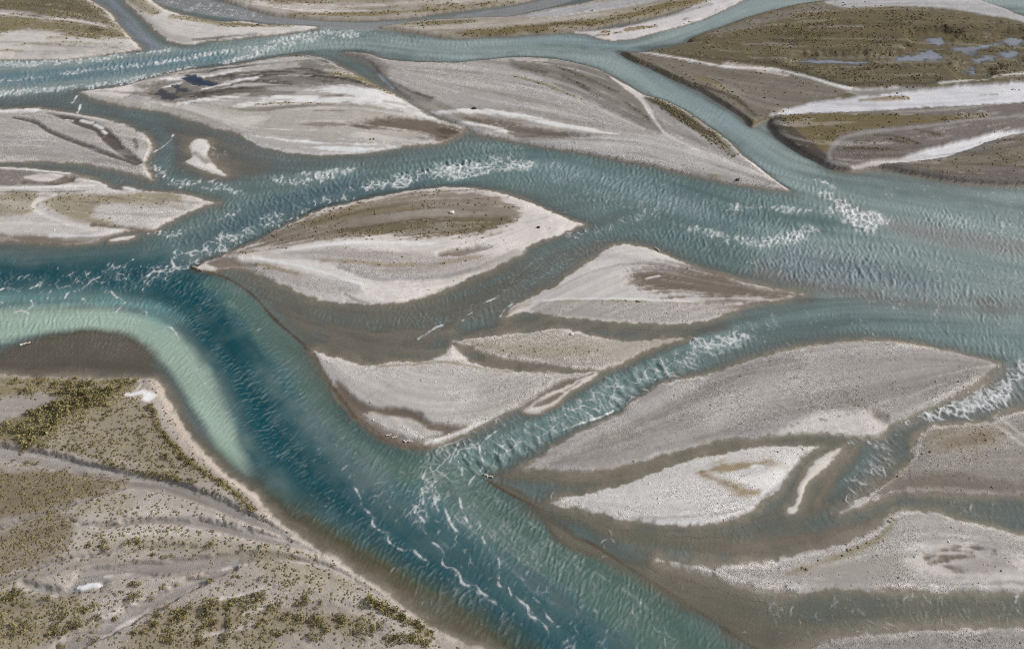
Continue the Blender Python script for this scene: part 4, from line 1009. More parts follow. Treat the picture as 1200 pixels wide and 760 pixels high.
farc(6, [(955,211),(966,214),(980,221)], [1,2,1.5], 1.2, .9, .3, .9, .1, .8, .5)
fzone(6, [(955,212),(966,214),(972,220)], [1,1.5,1], .3, 1.2, soft=.6, haze=.3)
farc(13, [(1090,252),(1120,260),(1200,275),(1260,285)], [2,5,6,6], .5, 1.1, .2, .55, .14, .5, 2.0)
fzone(13, [(1095,254),(1140,264),(1200,276),(1260,285)], [1.5,3,4,4], 1.2, 2.2, a=.4, soft=2, haze=.14)
farc(13, [(1050,222),(1130,228),(1200,238),(1260,240)], [6,10,12,12], .28, 1.1, .14, .45, .14, .5, 3)
farc(13, [(1100,325),(1170,325),(1240,335)], [10,14,12], .4, 1.2, .16, .5, .14, .5, 3)
farc(13, [(900,300),(980,318),(1060,340),(1150,362)], [14,20,20,12], .26, 1.7, .15, .42, .22, .45, 4)
farc(13, [(680,225),(800,250),(940,290),(1060,300)], [22,28,26,20], .20, 1.2, .13, .35, .14, .5, 4)
farc(13, [(880,385),(960,375),(1060,378),(1200,398)], [8,12,13,14], .25, 1.2, .13, .38, .16, .45, 2)
farc(13, [(640,60),(720,62),(800,108),(880,170)], [5,7,7,7], .14, 1.1, .15, .3, .14, .5, 2)
farc(15, [(672,276),(710,268),(740,256),(765,247)], [3,4,4.5,3], .7, 1.2, .17, .65, .16, .4, 1, .12)
# streaks down the channel between two bars
farc(15, [(700,285),(650,308),(600,338),(560,362)], [6,12,12,8], .40, 1.3, .11, .32, .05, .25, 2.0, turn=1.35)
# 7, 8 green rapids
farc(7, [(816,403),(835,402),(850,398),(874,392)], [3,5,6,4], .5, 1.0, .16, .85, .16, .7, .7, .14)
fnet(7, [(818,402),(835,402),(850,398),(870,393)], [3,4,5,3], 1.5, math.radians(20), 1.4, .2, .95, soft=.8, brk=.0)
fzone(7, [(796,392),(812,396),(822,398)], [.6,.9,.8], -.4, 1.0, a=.8, soft=.4, haze=.5)
fnet(8, [(840,408),(790,425),(730,455),(670,485),(610,515),(575,530)], [7,11,13,14,14,11], 2.3, math.radians(62), 1.5, .12, .72, brk=.04)
farc(8, [(850,402),(790,425),(730,455),(670,485),(610,515),(575,530)], [8,12,14,15,15,12], .34, 1.6, .16, .62, .16, .35, 1.5, .12)
farc(8, [(900,386),(850,400),(800,418)], [8,8,8], .3, 1.2, .14, .45, .16, .4, 1.5)
fline(8, [(661,503),(680,496),(705,488),(718,481)], .7, .95, brk=-1.6, wob=.3)
# 9
fnet(9, [(575,495),(545,520),(515,560),(495,600)], [12,16,17,13], 2.6, math.radians(20), 1.8, .10, .7, brk=.03)
farc(9, [(595,495),(550,518),(515,560),(495,600)], [14,18,20,16], .22, 1.4, .13, .55, .16, .5, 1.5, .11)
for pts in ([(590,500),(572,512),(562,525),(566,545),(558,556)], [(540,512),(532,530),(524,548)], [(552,520),(543,538),(541,556)], [(502,545),(496,560),(502,575)], [(558,556),(552,562),(548,570)]): fline(9, pts, .3, .75, wob=.4)
farc(9, [(530,590),(570,625),(640,680),(720,745),(780,790)], [22,30,34,34,30], .22, 1.5, .10, .42, .08, .30, 3, .05, turn=.75)
farc(9, [(500,590),(540,640),(600,690),(680,750)], [18,26,30,30], .20, .9, .12, .45, .12, .7, 3)
# long crest lines strung across the green rapids
cl = smooth([(868,394),(820,412),(760,440),(700,470),(640,500),(585,528)], False, 12)
rr = np.random.default_rng(61)
for k in range(2, len(cl) - 1):
    if rr.random() < .12: continue
    t = cl[k] - cl[k - 1]; t = t / np.hypot(*t)
    nn = np.array((-t[1], t[0])); nn = nn if nn[1] > 0 else -nn
    hw = 13 + 2 * math.sin(k); c0 = cl[k] + rr.normal(0, 1.5, 2)
    pts = [c0 + nn * q * hw - t * (rr.normal(0, 2.0) + 6 * abs(q)) for q in np.linspace(-.95, .95, 6)]
    fline(8, [tuple(p) for p in pts], .22, rr.uniform(.2, .5), wob=.4, brk=rr.uniform(-1.1, .1))
# crests fanning out of the confluence
LG = smooth([(520,490),(490,540),(484,580),(500,625),(545,680),(600,722),(680,790)], False, 8)
RG = smooth([(585,505),(568,552),(590,590),(640,628),(720,685),(800,745),(880,800)], False, 8)
for k in range(13):
    f = (k + rr.uniform(-.3, .3)) / 12.0
    n0 = rr.integers(0, 14); n1 = min(n0 + rr.integers(14, 34), len(LG) - 1)
    ln_ = LG * (1 - f) + RG * f
    pts = [tuple(p + rr.normal(0, 1.2, 2) + np.array((2.2 * math.sin(q * 2.1 + k), 0))) for q, p in enumerate(ln_[n0:n1:2])]
    if len(pts) < 3: continue
    fline(9, pts, .2, .42 - .15 * f, wob=.4, brk=rr.uniform(-.6, .3))
# 10 scalloped lines, traced
for pts in ([(415,570),(421,580),(424,591),(432,600),(437,605),(436,612),(440,618),(447,622),(454,625),(455,633),(460,638),(468,643),(476,645),(484,644),(489,649),(494,653),(500,656)],
            [(492,605),(497,611),(496,620),(502,628),(507,635),(516,641),(520,648),(518,657),(522,664),(530,665),(538,671),(541,682),(550,686),(558,685),(564,694),(571,698)],
            [(494,572),(496,582),(495,590)], [(506,568),(508,580),(510,590),(514,598)], [(520,592),(525,605),(530,616),(538,624)], [(538,578),(540,592),(545,605),(552,618)], [(584,654),(586,670),(584,684),(591,688)],
            [(603,697),(610,704),(618,710),(620,720),(628,724),(636,730),(641,737),(643,746)], [(625,700),(634,708),(640,720),(647,728)], [(488,592),(486,600)], [(562,612),(564,625),(568,636)], [(596,688),(600,700)], [(455,588),(457,596)]):
    fline(10, pts, .28, .9, wob=.4, brk=-1.5)
farc(10, [(340,500),(400,550),(440,590),(520,640),(600,700),(660,750)], [14,20,24,34,38,36], .16, .9, .12, .35, .1, .8, 5)
fzone(10, [(370,520),(400,550),(440,590),(520,640),(600,700),(660,750)], [10,16,22,34,38,36], 2.0, 3.2, a=.3, soft=5, haze=.06)
# 11
farc(11, [(1048,497),(1080,485),(1110,479),(1140,475),(1170,468)], [5,8,9,10,8], .6, 1.2, .18, .85, .18, .7, .8, .16)
farc(11, [(1125,474),(1160,464),(1180,450),(1190,438),(1230,430)], [6,10,12,12,12], .6, 1.2, .20, .9, .18, .9, .8, .18)
fnet(11, [(1050,495),(1110,479),(1168,468),(1185,448),(1210,430)], [4,7,9,9,9], 1.5, math.radians(30), 1.5, .26, .95, soft=.8, brk=.03)
fnet(11, [(1120,475),(1160,466),(1185,448),(1215,430)], [4,7,9,9], .9, math.radians(50), 1.4, .28, .65, soft=.8, brk=.08)
fzone(11, [(1140,471),(1175,456),(1188,438),(1215,430)], [5,8,9,9], .8, 2.2, a=.9, soft=.8, haze=.22)
fzone(11, [(1112,462),(1125,460),(1150,452),(1163,436),(1172,427)], [.8,1.5,1.5,1.5,1.5], -.2, .8, soft=.5, haze=.4)
farc(11, [(980,592),(1010,562),(1035,532),(1058,505)], [7,10,12,9], .8, 1.4, .15, .6, .18, .35, 1.2, .09)
farc(11, [(985,518),(1005,518),(1018,519)], [.8,1.2,.8], 1.5, .8, .16, .7, .1, .8, .5)
# 12 left
farc(12, [(172,190),(182,198),(193,208),(205,214),(235,216),(265,221),(285,224)], [1.5,2,3,3,4,4,3], 1.0, 1.0, .2, .8, .15, .6, .7, .09)
fline(12, [(90,113),(87,118),(84,121)], .8); fline(12, [(94,123),(93,128),(90,133)], .8)
fline(12, [(203,158),(199,165),(190,173),(181,178)], .45, .9, brk=-1.6)
farc(12, [(166,273),(180,273),(200,275),(215,271),(235,264),(255,257),(280,248)], [.8,.8,1.5,1.5,1,1,1], 1.5, .6, .2, .8, .1, .8, .5)
farc(12, [(225,166),(235,175),(255,180)], [4,6,4], .8, .8, .18, .6, .1, .8, 1)
farc(12, [(100,130),(180,150),(240,215),(340,215)], 9, .10, 1.0, .12, .3, .12, .5, 2)
# 14 milky
farc(14, [(0,370),(120,366),(200,392),(250,455),(275,520)], [9,10,12,12,6], .18, .9, .13, .4, .1, .7, 2)
fzone(14, [(190,382),(225,418),(250,455),(270,505)], [4,6,6,4], 1.6, 3.0, a=.3, soft=2, haze=.08)
fline(14, [(190,380),(200,384),(207,392),(212,402),(222,412),(226,420)], .35, .8)
farc(14, [(20,408),(80,396),(140,402),(180,430)], 7, .4, 1.3, .09, .16, .1, .4, 2)
# 16
farc(16, [(900,722),(1000,722),(1100,716),(1230,715)], [10,14,14,14], .3, 1.1, .13, .4, .12, .7, 3)
fline(16, [(1192,695),(1190,708),(1194,718)], .6, .7); fline(16, [(1150,694),(1158,706)], .5, .45); fline(16, [(1135,695),(1136,704)], .4, .4)
farc(16, [(1050,592),(1120,594),(1180,603),(1240,612)], [6,8,10,10], .35, 1.0, .13, .4, .12, .7, 2)
# threads on the silt channels at the top
farc(1, [(190,2),(240,10),(300,20)], [4,6,4], .6, 1.4, .2, .6, .1, .8, 1.5)
# ragged little lines by the bars in the centre
fline(15, [(490,397),(500,391),(510,384),(518,381)], .5, .85, wob=.3); fline(15, [(541,378),(546,371),(553,366)], .4, .85, wob=.3)
fline(15, [(560,358),(570,354),(585,347)], .4, .8); fline(15, [(586,371),(592,362),(600,356)], .4, .8)
FOAM *= (DEPTH > .012) * (POND == 0)
FOAM = np.clip(FOAM, 0, 1)
atten = np.clip(DEPTH / .35, .05, 1)
WV = np.clip(WV, -2.5, 3.2)
CALM = np.clip(AMP / .04, .3, 1.3) * np.clip(.65 + 2.2 * N12 + .4 * STREAKW, .10, 1.8)
WF = np.clip(WF, -2.2, 3)
WZ = (WV + .18 * np.clip(WV, 0, 3)**2 * .5) * AMP * .34 * atten * np.clip(.65 + 2.0 * np.roll(N12, 90, 1) + .35 * STREAKW, .12, 1.6) + WF * (.025 * CALM) * np.clip(DEPTH / .12, .1, 1) + FOAM * .06 * np.clip(AMP / .1, .3, 1.5)
# paler crests: fine foam and sky glint painted into the water colour
air_glint = np.clip(.5 * np.clip(WF - .5, 0, 2) + .35 * np.clip(WV - .7, 0, 2), 0, 1.2) * np.clip(AMP / .05, 0, 1.4) * sstep(.55 + .45 * STREAKW + N12) * .42
air_glint = np.clip(air_glint, 0, .6)
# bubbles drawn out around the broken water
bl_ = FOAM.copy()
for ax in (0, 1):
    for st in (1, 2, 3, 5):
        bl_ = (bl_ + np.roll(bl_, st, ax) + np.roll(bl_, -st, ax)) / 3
air_glint = np.clip(air_glint + .95 * bl_, 0, .85)[..., None]
WCOL = WCOL * (1 - air_glint) + (WCOL * .45 + .55 * lin((176, 190, 191))) * air_glint
WZ = np.where(POND > 0, 0, WZ).astype(np.float32)
print('foam', round(time.time() - T0, 1))

# ------------------------------------------------------------------ meshes from the rasters
def samp(A, x, y):
    fx = np.clip((x - X0) / RES - .5, 0, NX - 1.001); fy = np.clip((y - Y0) / RES - .5, 0, NY - 1.001)
    xi, yi = fx.astype(int), fy.astype(int)
    fx = (fx - xi).astype(np.float32); fy = (fy - yi).astype(np.float32)
    if A.ndim == 3: fx, fy = fx[..., None], fy[..., None]
    return (A[yi, xi] * (1 - fx) + A[yi, xi + 1] * fx) * (1 - fy) + (A[yi + 1, xi] * (1 - fx) + A[yi + 1, xi + 1] * fx) * fy

def lattice(q):
    """ground lattice, finer near the viewpoint side; q sets the spacing"""
    ys = [36.0]
    while ys[-1] < 318:
        y = ys[-1]
        ys.append(y + q * (y * y + H * H) / (H * 804.0))
    ys = np.array(ys)
    n = int(2 * .73 / (q / 804.0))
    u = np.linspace(-.73, .73, n)
    X = u[None, :] * (ys[:, None] * CP + H * SP); Y = np.repeat(ys[:, None], n, 1)
    return X, Y

def mesh_from_cells(name, X, Y, Zv, cells, mat, attrs, parent=None):
    """cells: boolean per quad; attrs: dict name -> array per lattice vertex (scalar or rgb)"""
    ny, nx = X.shape
    J, I = np.nonzero(cells)
    a = J * nx + I
    quads = np.column_stack([a, a + 1, a + 1 + nx, a + nx])
    used, inv = np.unique(quads, return_inverse=True)
    inv = inv.reshape(-1, 4)
    me = bpy.data.meshes.new(name)
    nv, nf = len(used), len(quads)
    me.vertices.add(nv); me.loops.add(nf * 4); me.polygons.add(nf)
    co = np.column_stack([X.ravel()[used], Y.ravel()[used], Zv.ravel()[used]]).astype(np.float32)
    me.vertices.foreach_set('co', co.ravel())
    me.loops.foreach_set('vertex_index', inv.ravel().astype(np.int32))
    me.polygons.foreach_set('loop_start', np.arange(0, nf * 4, 4, dtype=np.int32))
    me.polygons.foreach_set('use_smooth', np.ones(nf, bool))
    for k, v in attrs.items():
        if v.ndim == 3:
            at = me.attributes.new(k, 'FLOAT_COLOR', 'POINT')
            c = v.reshape(-1, 3)[used]
            at.data.foreach_set('color', np.column_stack([c, np.ones(nv)]).astype(np.float32).ravel())
        else:
            at = me.attributes.new(k, 'FLOAT', 'POINT')
            at.data.foreach_set('value', v.ravel()[used].astype(np.float32))
    me.update(calc_edges=True)
    me.validate()
    o = bpy.data.objects.new(name, me)
    S.collection.objects.link(o)
    me.materials.append(mat)
    if parent: o.parent = parent
    return o

# ------------------------------------------------------------------ materials
def nodes(name):
    m = bpy.data.materials.new(name); m.use_nodes = True
    n = m.node_tree.nodes; n.clear()
    return m, n, m.node_tree.links

def math_node(n, l, op, a, b=None, c=None):
    k = n.new('ShaderNodeMath'); k.operation = op
    for i, v in enumerate((a, b, c)):
        if v is None: continue
        if isinstance(v, (int, float)): k.inputs[i].default_value = v
        else: l.new(v, k.inputs[i])
    return k.outputs[0]

def ground_material():
    m, n, l = nodes('river_gravel')
    out = n.new('ShaderNodeOutputMaterial'); bs = n.new('ShaderNodeBsdfPrincipled')
    l.new(bs.outputs[0], out.inputs[0])
    col = n.new('ShaderNodeAttribute'); col.attribute_name = 'tint'
    gr = n.new('ShaderNodeAttribute'); gr.attribute_name = 'grain'
    wt = n.new('ShaderNodeAttribute'); wt.attribute_name = 'wet'
    tc = n.new('ShaderNodeTexCoord')
    v1 = n.new('ShaderNodeTexVoronoi'); v1.inputs['Scale'].default_value = 5.5
    v2 = n.new('ShaderNodeTexVoronoi'); v2.inputs['Scale'].default_value = 2.6
    ns = n.new('ShaderNodeTexNoise'); ns.inputs['Scale'].default_value = .9; ns.inputs['Detail'].default_value = 6; ns.inputs['Roughness'].default_value = .7
    for t in (v1, v2, ns): l.new(tc.outputs['Object'], t.inputs['Vector'])
    s1 = n.new('ShaderNodeSeparateColor'); l.new(v1.outputs['Color'], s1.inputs[0])
    s2 = n.new('ShaderNodeSeparateColor'); l.new(v2.outputs['Color'], s2.inputs[0])
    a = math_node(n, l, 'SUBTRACT', s1.outputs[0], .5)
    b = math_node(n, l, 'SUBTRACT', s2.outputs[1], .5)
    c = math_node(n, l, 'SUBTRACT', ns.outputs[0], .5)
    ab = math_node(n, l, 'MULTIPLY_ADD', b, .55, a)
    abg = math_node(n, l, 'MULTIPLY', ab, gr.outputs['Fac'])
    k = math_node(n, l, 'MULTIPLY_ADD', abg, .56, 1.0)
    cg_ = math_node(n, l, 'MULTIPLY_ADD', gr.outputs['Fac'], .22, .10)
    k = math_node(n, l, 'MULTIPLY_ADD', c, cg_, k)
    mx = n.new('ShaderNodeVectorMath'); mx.operation = 'SCALE'
    l.new(col.outputs['Color'], mx.inputs[0]); l.new(k, mx.inputs['Scale'])
    l.new(mx.outputs[0], bs.inputs['Base Color'])
    r = math_node(n, l, 'MULTIPLY_ADD', wt.outputs['Fac'], -.45, .95)
    l.new(r, bs.inputs['Roughness'])
    bs.inputs['Specular IOR Level'].default_value = .3
    hb = math_node(n, l, 'MULTIPLY', v1.outputs['Distance'], -.35)
    hb = math_node(n, l, 'MULTIPLY_ADD', s1.outputs[1], .12, hb)
    hb = math_node(n, l, 'MULTIPLY', hb, gr.outputs['Fac'])
    hb = math_node(n, l, 'MULTIPLY_ADD', ns.outputs[0], .10, hb)
    bp = n.new('ShaderNodeBump'); bp.inputs['Strength'].default_value = .9; bp.inputs['Distance'].default_value = .24
    l.new(hb, bp.inputs['Height']); l.new(bp.outputs[0], bs.inputs['Normal'])
    return m

def water_material():
    m, n, l = nodes('river_water')
    out = n.new('ShaderNodeOutputMaterial')
    col = n.new('ShaderNodeAttribute'); col.attribute_name = 'tint'
    al = n.new('ShaderNodeAttribute'); al.attribute_name = 'murk'
    tc = n.new('ShaderNodeTexCoord')
    ns = n.new('ShaderNodeTexNoise'); ns.inputs['Scale'].default_value = 1.6; ns.inputs['Detail'].default_value = 4; ns.inputs['Roughness'].default_value = .6
    l.new(tc.outputs['Object'], ns.inputs['Vector'])
    bp = n.new('ShaderNodeBump'); bp.inputs['Strength'].default_value = .35; bp.inputs['Distance'].default_value = .12
    l.new(ns.outputs[0], bp.inputs['Height'])
    df = n.new('ShaderNodeBsdfDiffuse'); l.new(col.outputs['Color'], df.inputs['Color']); l.new(bp.outputs[0], df.inputs['Normal'])
    tr = n.new('ShaderNodeBsdfTransparent'); tr.inputs[0].default_value = (.95, .97, .96, 1)
    m1 = n.new('ShaderNodeMixShader'); l.new(al.outputs['Fac'], m1.inputs[0]); l.new(tr.outputs[0], m1.inputs[1]); l.new(df.outputs[0], m1.inputs[2])
    gl = n.new('ShaderNodeBsdfGlossy'); gl.inputs['Roughness'].default_value = .12; l.new(bp.outputs[0], gl.inputs['Normal'])
    fr = n.new('ShaderNodeFresnel'); fr.inputs['IOR'].default_value = 1.33; l.new(bp.outputs[0], fr.inputs['Normal'])
    ge = n.new('ShaderNodeNewGeometry')   # the same reflectance from both sides of the sheet
    io = math_node(n, l, 'MULTIPLY_ADD', ge.outputs['Backfacing'], 1 / 1.33 - 1.33, 1.33)
    l.new(io, fr.inputs['IOR'])
    m2 = n.new('ShaderNodeMixShader'); l.new(fr.outputs[0], m2.inputs[0]); l.new(m1.outputs[0], m2.inputs[1]); l.new(gl.outputs[0], m2.inputs[2])
    l.new(m2.outputs[0], out.inputs[0])
    return m

def foam_material():
    m, n, l = nodes('foam')
    out = n.new('ShaderNodeOutputMaterial')
    al = n.new('ShaderNodeAttribute'); al.attribute_name = 'cover'
    tc = n.new('ShaderNodeTexCoord')
    ns = n.new('ShaderNodeTexNoise'); ns.inputs['Scale'].default_value = 3.0; ns.inputs['Detail'].default_value = 4
    l.new(tc.outputs['Object'], ns.inputs['Vector'])
    k = math_node(n, l, 'MULTIPLY_ADD', ns.outputs[0], .6, -.3)
    k = math_node(n, l, 'ADD', k, al.outputs['Fac'])
    k = math_node(n, l, 'MULTIPLY', k, math_node(n, l, 'MINIMUM', math_node(n, l, 'MULTIPLY', al.outputs['Fac'], 3.0), 1.0))
    cl = n.new('ShaderNodeClamp'); l.new(k, cl.inputs[0])
    df = n.new('ShaderNodeBsdfDiffuse'); df.inputs['Color'].default_value = (.76, .79, .80, 1)
    tr = n.new('ShaderNodeBsdfTransparent')
    mx = n.new('ShaderNodeMixShader'); l.new(cl.outputs[0], mx.inputs[0]); l.new(tr.outputs[0], mx.inputs[1]); l.new(df.outputs[0], mx.inputs[2])
    l.new(mx.outputs[0], out.inputs[0])
    return m

def tint_material(name, rough=.9):
    m, n, l = nodes(name)
    out = n.new('ShaderNodeOutputMaterial'); bs = n.new('ShaderNodeBsdfPrincipled')
    l.new(bs.outputs[0], out.inputs[0])
    col = n.new('ShaderNodeAttribute'); col.attribute_name = 'tint'
    tc = n.new('ShaderNodeTexCoord')
    ns = n.new('ShaderNodeTexNoise'); ns.inputs['Scale'].default_value = 6; ns.inputs['Detail'].default_value = 3
    l.new(tc.outputs['Object'], ns.inputs['Vector'])
    k = math_node(n, l, 'MULTIPLY_ADD', ns.outputs[0], .6, .7)
    mx = n.new('ShaderNodeVectorMath'); mx.operation = 'SCALE'
    l.new(col.outputs['Color'], mx.inputs[0]); l.new(k, mx.inputs['Scale'])
    l.new(mx.outputs[0], bs.inputs['Base Color'])
    bs.inputs['Roughness'].default_value = rough
    bs.inputs['Specular IOR Level'].default_value = .2
    return m

MG, MW, MF = ground_material(), water_material(), foam_material()
MV, MS = tint_material('scrub_leaves'), tint_material('stone')

# ------------------------------------------------------------------ big ground sheet out to the horizon
def plain_sheet():
    me = bpy.data.meshes.new('ground')
    s = 6000.0
    me.from_pydata([(-s, -s, -4.2), (s, -s, -4.2), (s, s, -4.2), (-s, s, -4.2)], [], [(0, 1, 2, 3)])
    for nm, v in (('grain', .8), ('wet', 0.0)):
        at = me.attributes.new(nm, 'FLOAT', 'POINT'); at.data.foreach_set('value', [v] * 4)
    at = me.attributes.new('tint', 'FLOAT_COLOR', 'POINT'); at.data.foreach_set('color', list(lin((160, 152, 145))) * 0 + [.33, .31, .29, 1] * 4)
    o = bpy.data.objects.new('ground', me); S.collection.objects.link(o); me.materials.append(MG)
    o['kind'] = 'structure'
plain_sheet()

# ------------------------------------------------------------------ bed and bars
def ground_lattice(q):
    XG, YG = lattice(q)
    zg = samp(Z, XG, YG)
    at = dict(tint=samp(COL, XG, YG), grain=samp(GRAIN, XG, YG), wet=samp(WET, XG, YG))
    xc = .25 * (XG[:-1, :-1] + XG[1:, :-1] + XG[:-1, 1:] + XG[1:, 1:]); yc = .25 * (YG[:-1, :-1] + YG[1:, :-1] + YG[:-1, 1:] + YG[1:, 1:])
    ci = np.clip(((xc - X0) / RES).astype(int), 0, NX - 1); cj = np.clip(((yc - Y0) / RES).astype(int), 0, NY - 1)
    return XG, YG, zg, at, LAND[cj, ci], OWNER[cj, ci]
XG, YG, zg, at, ld, ow_ = ground_lattice(2.4)
lv = samp(LAND, XG, YG)
bed = mesh_from_cells('riverbed', XG, YG, zg - .06 * sstep((lv + 2.4) / .8), ld < -.9, MG, at); bed['kind'] = 'structure'
XG, YG, zg, at, ld, ow_ = ground_lattice(1.05)
own = np.where(ld > -2.0, ow_, 0)
BARS = {}
for n_, (key, name, label, cat, hgt, wd, base, out_) in enumerate(ISL, 1):
    if not (own == n_).any(): continue
    o = mesh_from_cells(name, XG, YG, zg, own == n_, MG, at)
    BARS[key] = o
    if key == 'A':
        o['kind'] = 'structure'; o['label'] = label
    else:
        o['label'] = label; o['category'] = cat; o['group'] = 'gravel bars and spits of the braided river'
print('ground mesh', round(time.time() - T0, 1))

# ------------------------------------------------------------------ water sheets
XW, YW = lattice(1.02)
zw = samp(WZ, XW, YW); dw = samp(Z, XW, YW)
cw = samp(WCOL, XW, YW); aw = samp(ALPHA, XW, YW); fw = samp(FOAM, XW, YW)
xc = .25 * (XW[:-1, :-1] + XW[1:, :-1] + XW[:-1, 1:] + XW[1:, 1:]); yc = .25 * (YW[:-1, :-1] + YW[1:, :-1] + YW[:-1, 1:] + YW[1:, 1:])
ci = np.clip(((xc - X0) / RES).astype(int), 0, NX - 1); cj = np.clip(((yc - Y0) / RES).astype(int), 0, NY - 1)
pq = POND[cj, ci]
dmin = np.minimum(np.minimum(dw[:-1, :-1], dw[1:, :-1]), np.minimum(dw[:-1, 1:], dw[1:, 1:]))
wetq = dmin < .004
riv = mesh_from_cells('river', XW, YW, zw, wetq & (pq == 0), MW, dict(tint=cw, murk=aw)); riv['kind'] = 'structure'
for i, (lb, shp, ow) in enumerate(POND_SHAPES, 1):
    if not (wetq & (pq == i)).any(): continue
    o = mesh_from_cells('pond', XW, YW, zw * 0 - .01, wetq & (pq == i), MW, dict(tint=cw, murk=aw))
    o['kind'] = 'structure'; o['label'] = lb
fid = FID[cj, ci]
fmax = np.maximum(np.maximum(fw[:-1, :-1], fw[1:, :-1]), np.maximum(fw[:-1, 1:], fw[1:, 1:]))
for i, lb in FOAMLAB.items():
    c = (fid == i) & (fmax > .05) & wetq & (pq == 0)
    if not c.any(): continue
    o = mesh_from_cells('foam', XW, YW, zw + .02, c, MF, dict(cover=fw))
    o['kind'] = 'stuff'; o['label'] = lb; o['category'] = 'foam'; o['group'] = 'white water of the rapids'
print('water mesh', round(time.time() - T0, 1))
# ------------------------------------------------------------------ plants, stones, driftwood
def raw_mesh(name, V, Fc, tint, mat, smooth_=False):
    me = bpy.data.meshes.new(name)
    nv, nf, k = len(V), len(Fc), Fc.shape[1]
    me.vertices.add(nv); me.loops.add(nf * k); me.polygons.add(nf)
    me.vertices.foreach_set('co', V.astype(np.float32).ravel())
    me.loops.foreach_set('vertex_index', Fc.astype(np.int32).ravel())
    me.polygons.foreach_set('loop_start', np.arange(0, nf * k, k, dtype=np.int32))
    me.polygons.foreach_set('use_smooth', np.full(nf, smooth_))
    a_ = me.attributes.new('tint', 'FLOAT_COLOR', 'POINT')
    a_.data.foreach_set('color', np.column_stack([tint, np.ones(nv)]).astype(np.float32).ravel())
    me.update(calc_edges=True)
    me.materials.append(mat)
    return me

def link(name, me, loc=(0, 0, 0), rz=0.0, sc=1.0, parent=None):
    o = bpy.data.objects.new(name, me)
    o.location = loc; o.rotation_euler = (0, 0, rz)
    o.scale = (sc,) * 3 if np.isscalar(sc) else sc
    S.collection.objects.link(o)
    if parent: o.parent = parent
    return o

def shrub_shape(seed, nleaf, lumps, tones):
    """unit shrub (radius about 1): leaf sized faces spread over several uneven lumps, dark twigs inside"""
    r = np.random.default_rng(seed)
    V, T = [], []
    cs = np.column_stack([r.normal(0, .42, lumps), r.normal(0, .42, lumps), r.uniform(.2, .55, lumps)])
    rs = r.uniform(.28, .5, lumps)
    lt = r.uniform(.75, 1.2, lumps)
    for i in range(nleaf):
        k = r.integers(lumps)
        d = r.normal(0, 1, 3); d /= np.linalg.norm(d); d[2] = abs(d[2]) * .9 - .12
        c = cs[k] + d * rs[k] * r.uniform(.65, 1.05)
        c[2] = max(c[2], .03)
        a1 = r.normal(0, 1, 3); a1 /= np.linalg.norm(a1)
        a2 = np.cross(a1, d + r.normal(0, .5, 3)); a2 /= np.linalg.norm(a2) + 1e-6
        s = r.uniform(.10, .2)
        V += [c - a1 * s, c + a1 * s, c + a2 * s * 1.3]
        t = lin(tones[r.integers(len(tones))]) * lt[k] * r.uniform(.8, 1.2)
        T += [t, t, t]
    V, T = np.array(V), np.array(T)
    return V, np.arange(len(V)).reshape(-1, 3), T

OLIVE = [(138,132,86), (124,118,76), (148,140,98), (110,104,70), (134,122,88)]
BROWN = [(128,114,84), (114,100,72)]
shrub_meshes = [raw_mesh('shrub', *shrub_shape(100 + i, 120, 7, OLIVE), MV) for i in range(5)]
small_meshes = [raw_mesh('shrub', *shrub_shape(200 + i, 80, 5, OLIVE + BROWN[:2]), MV) for i in range(4)]

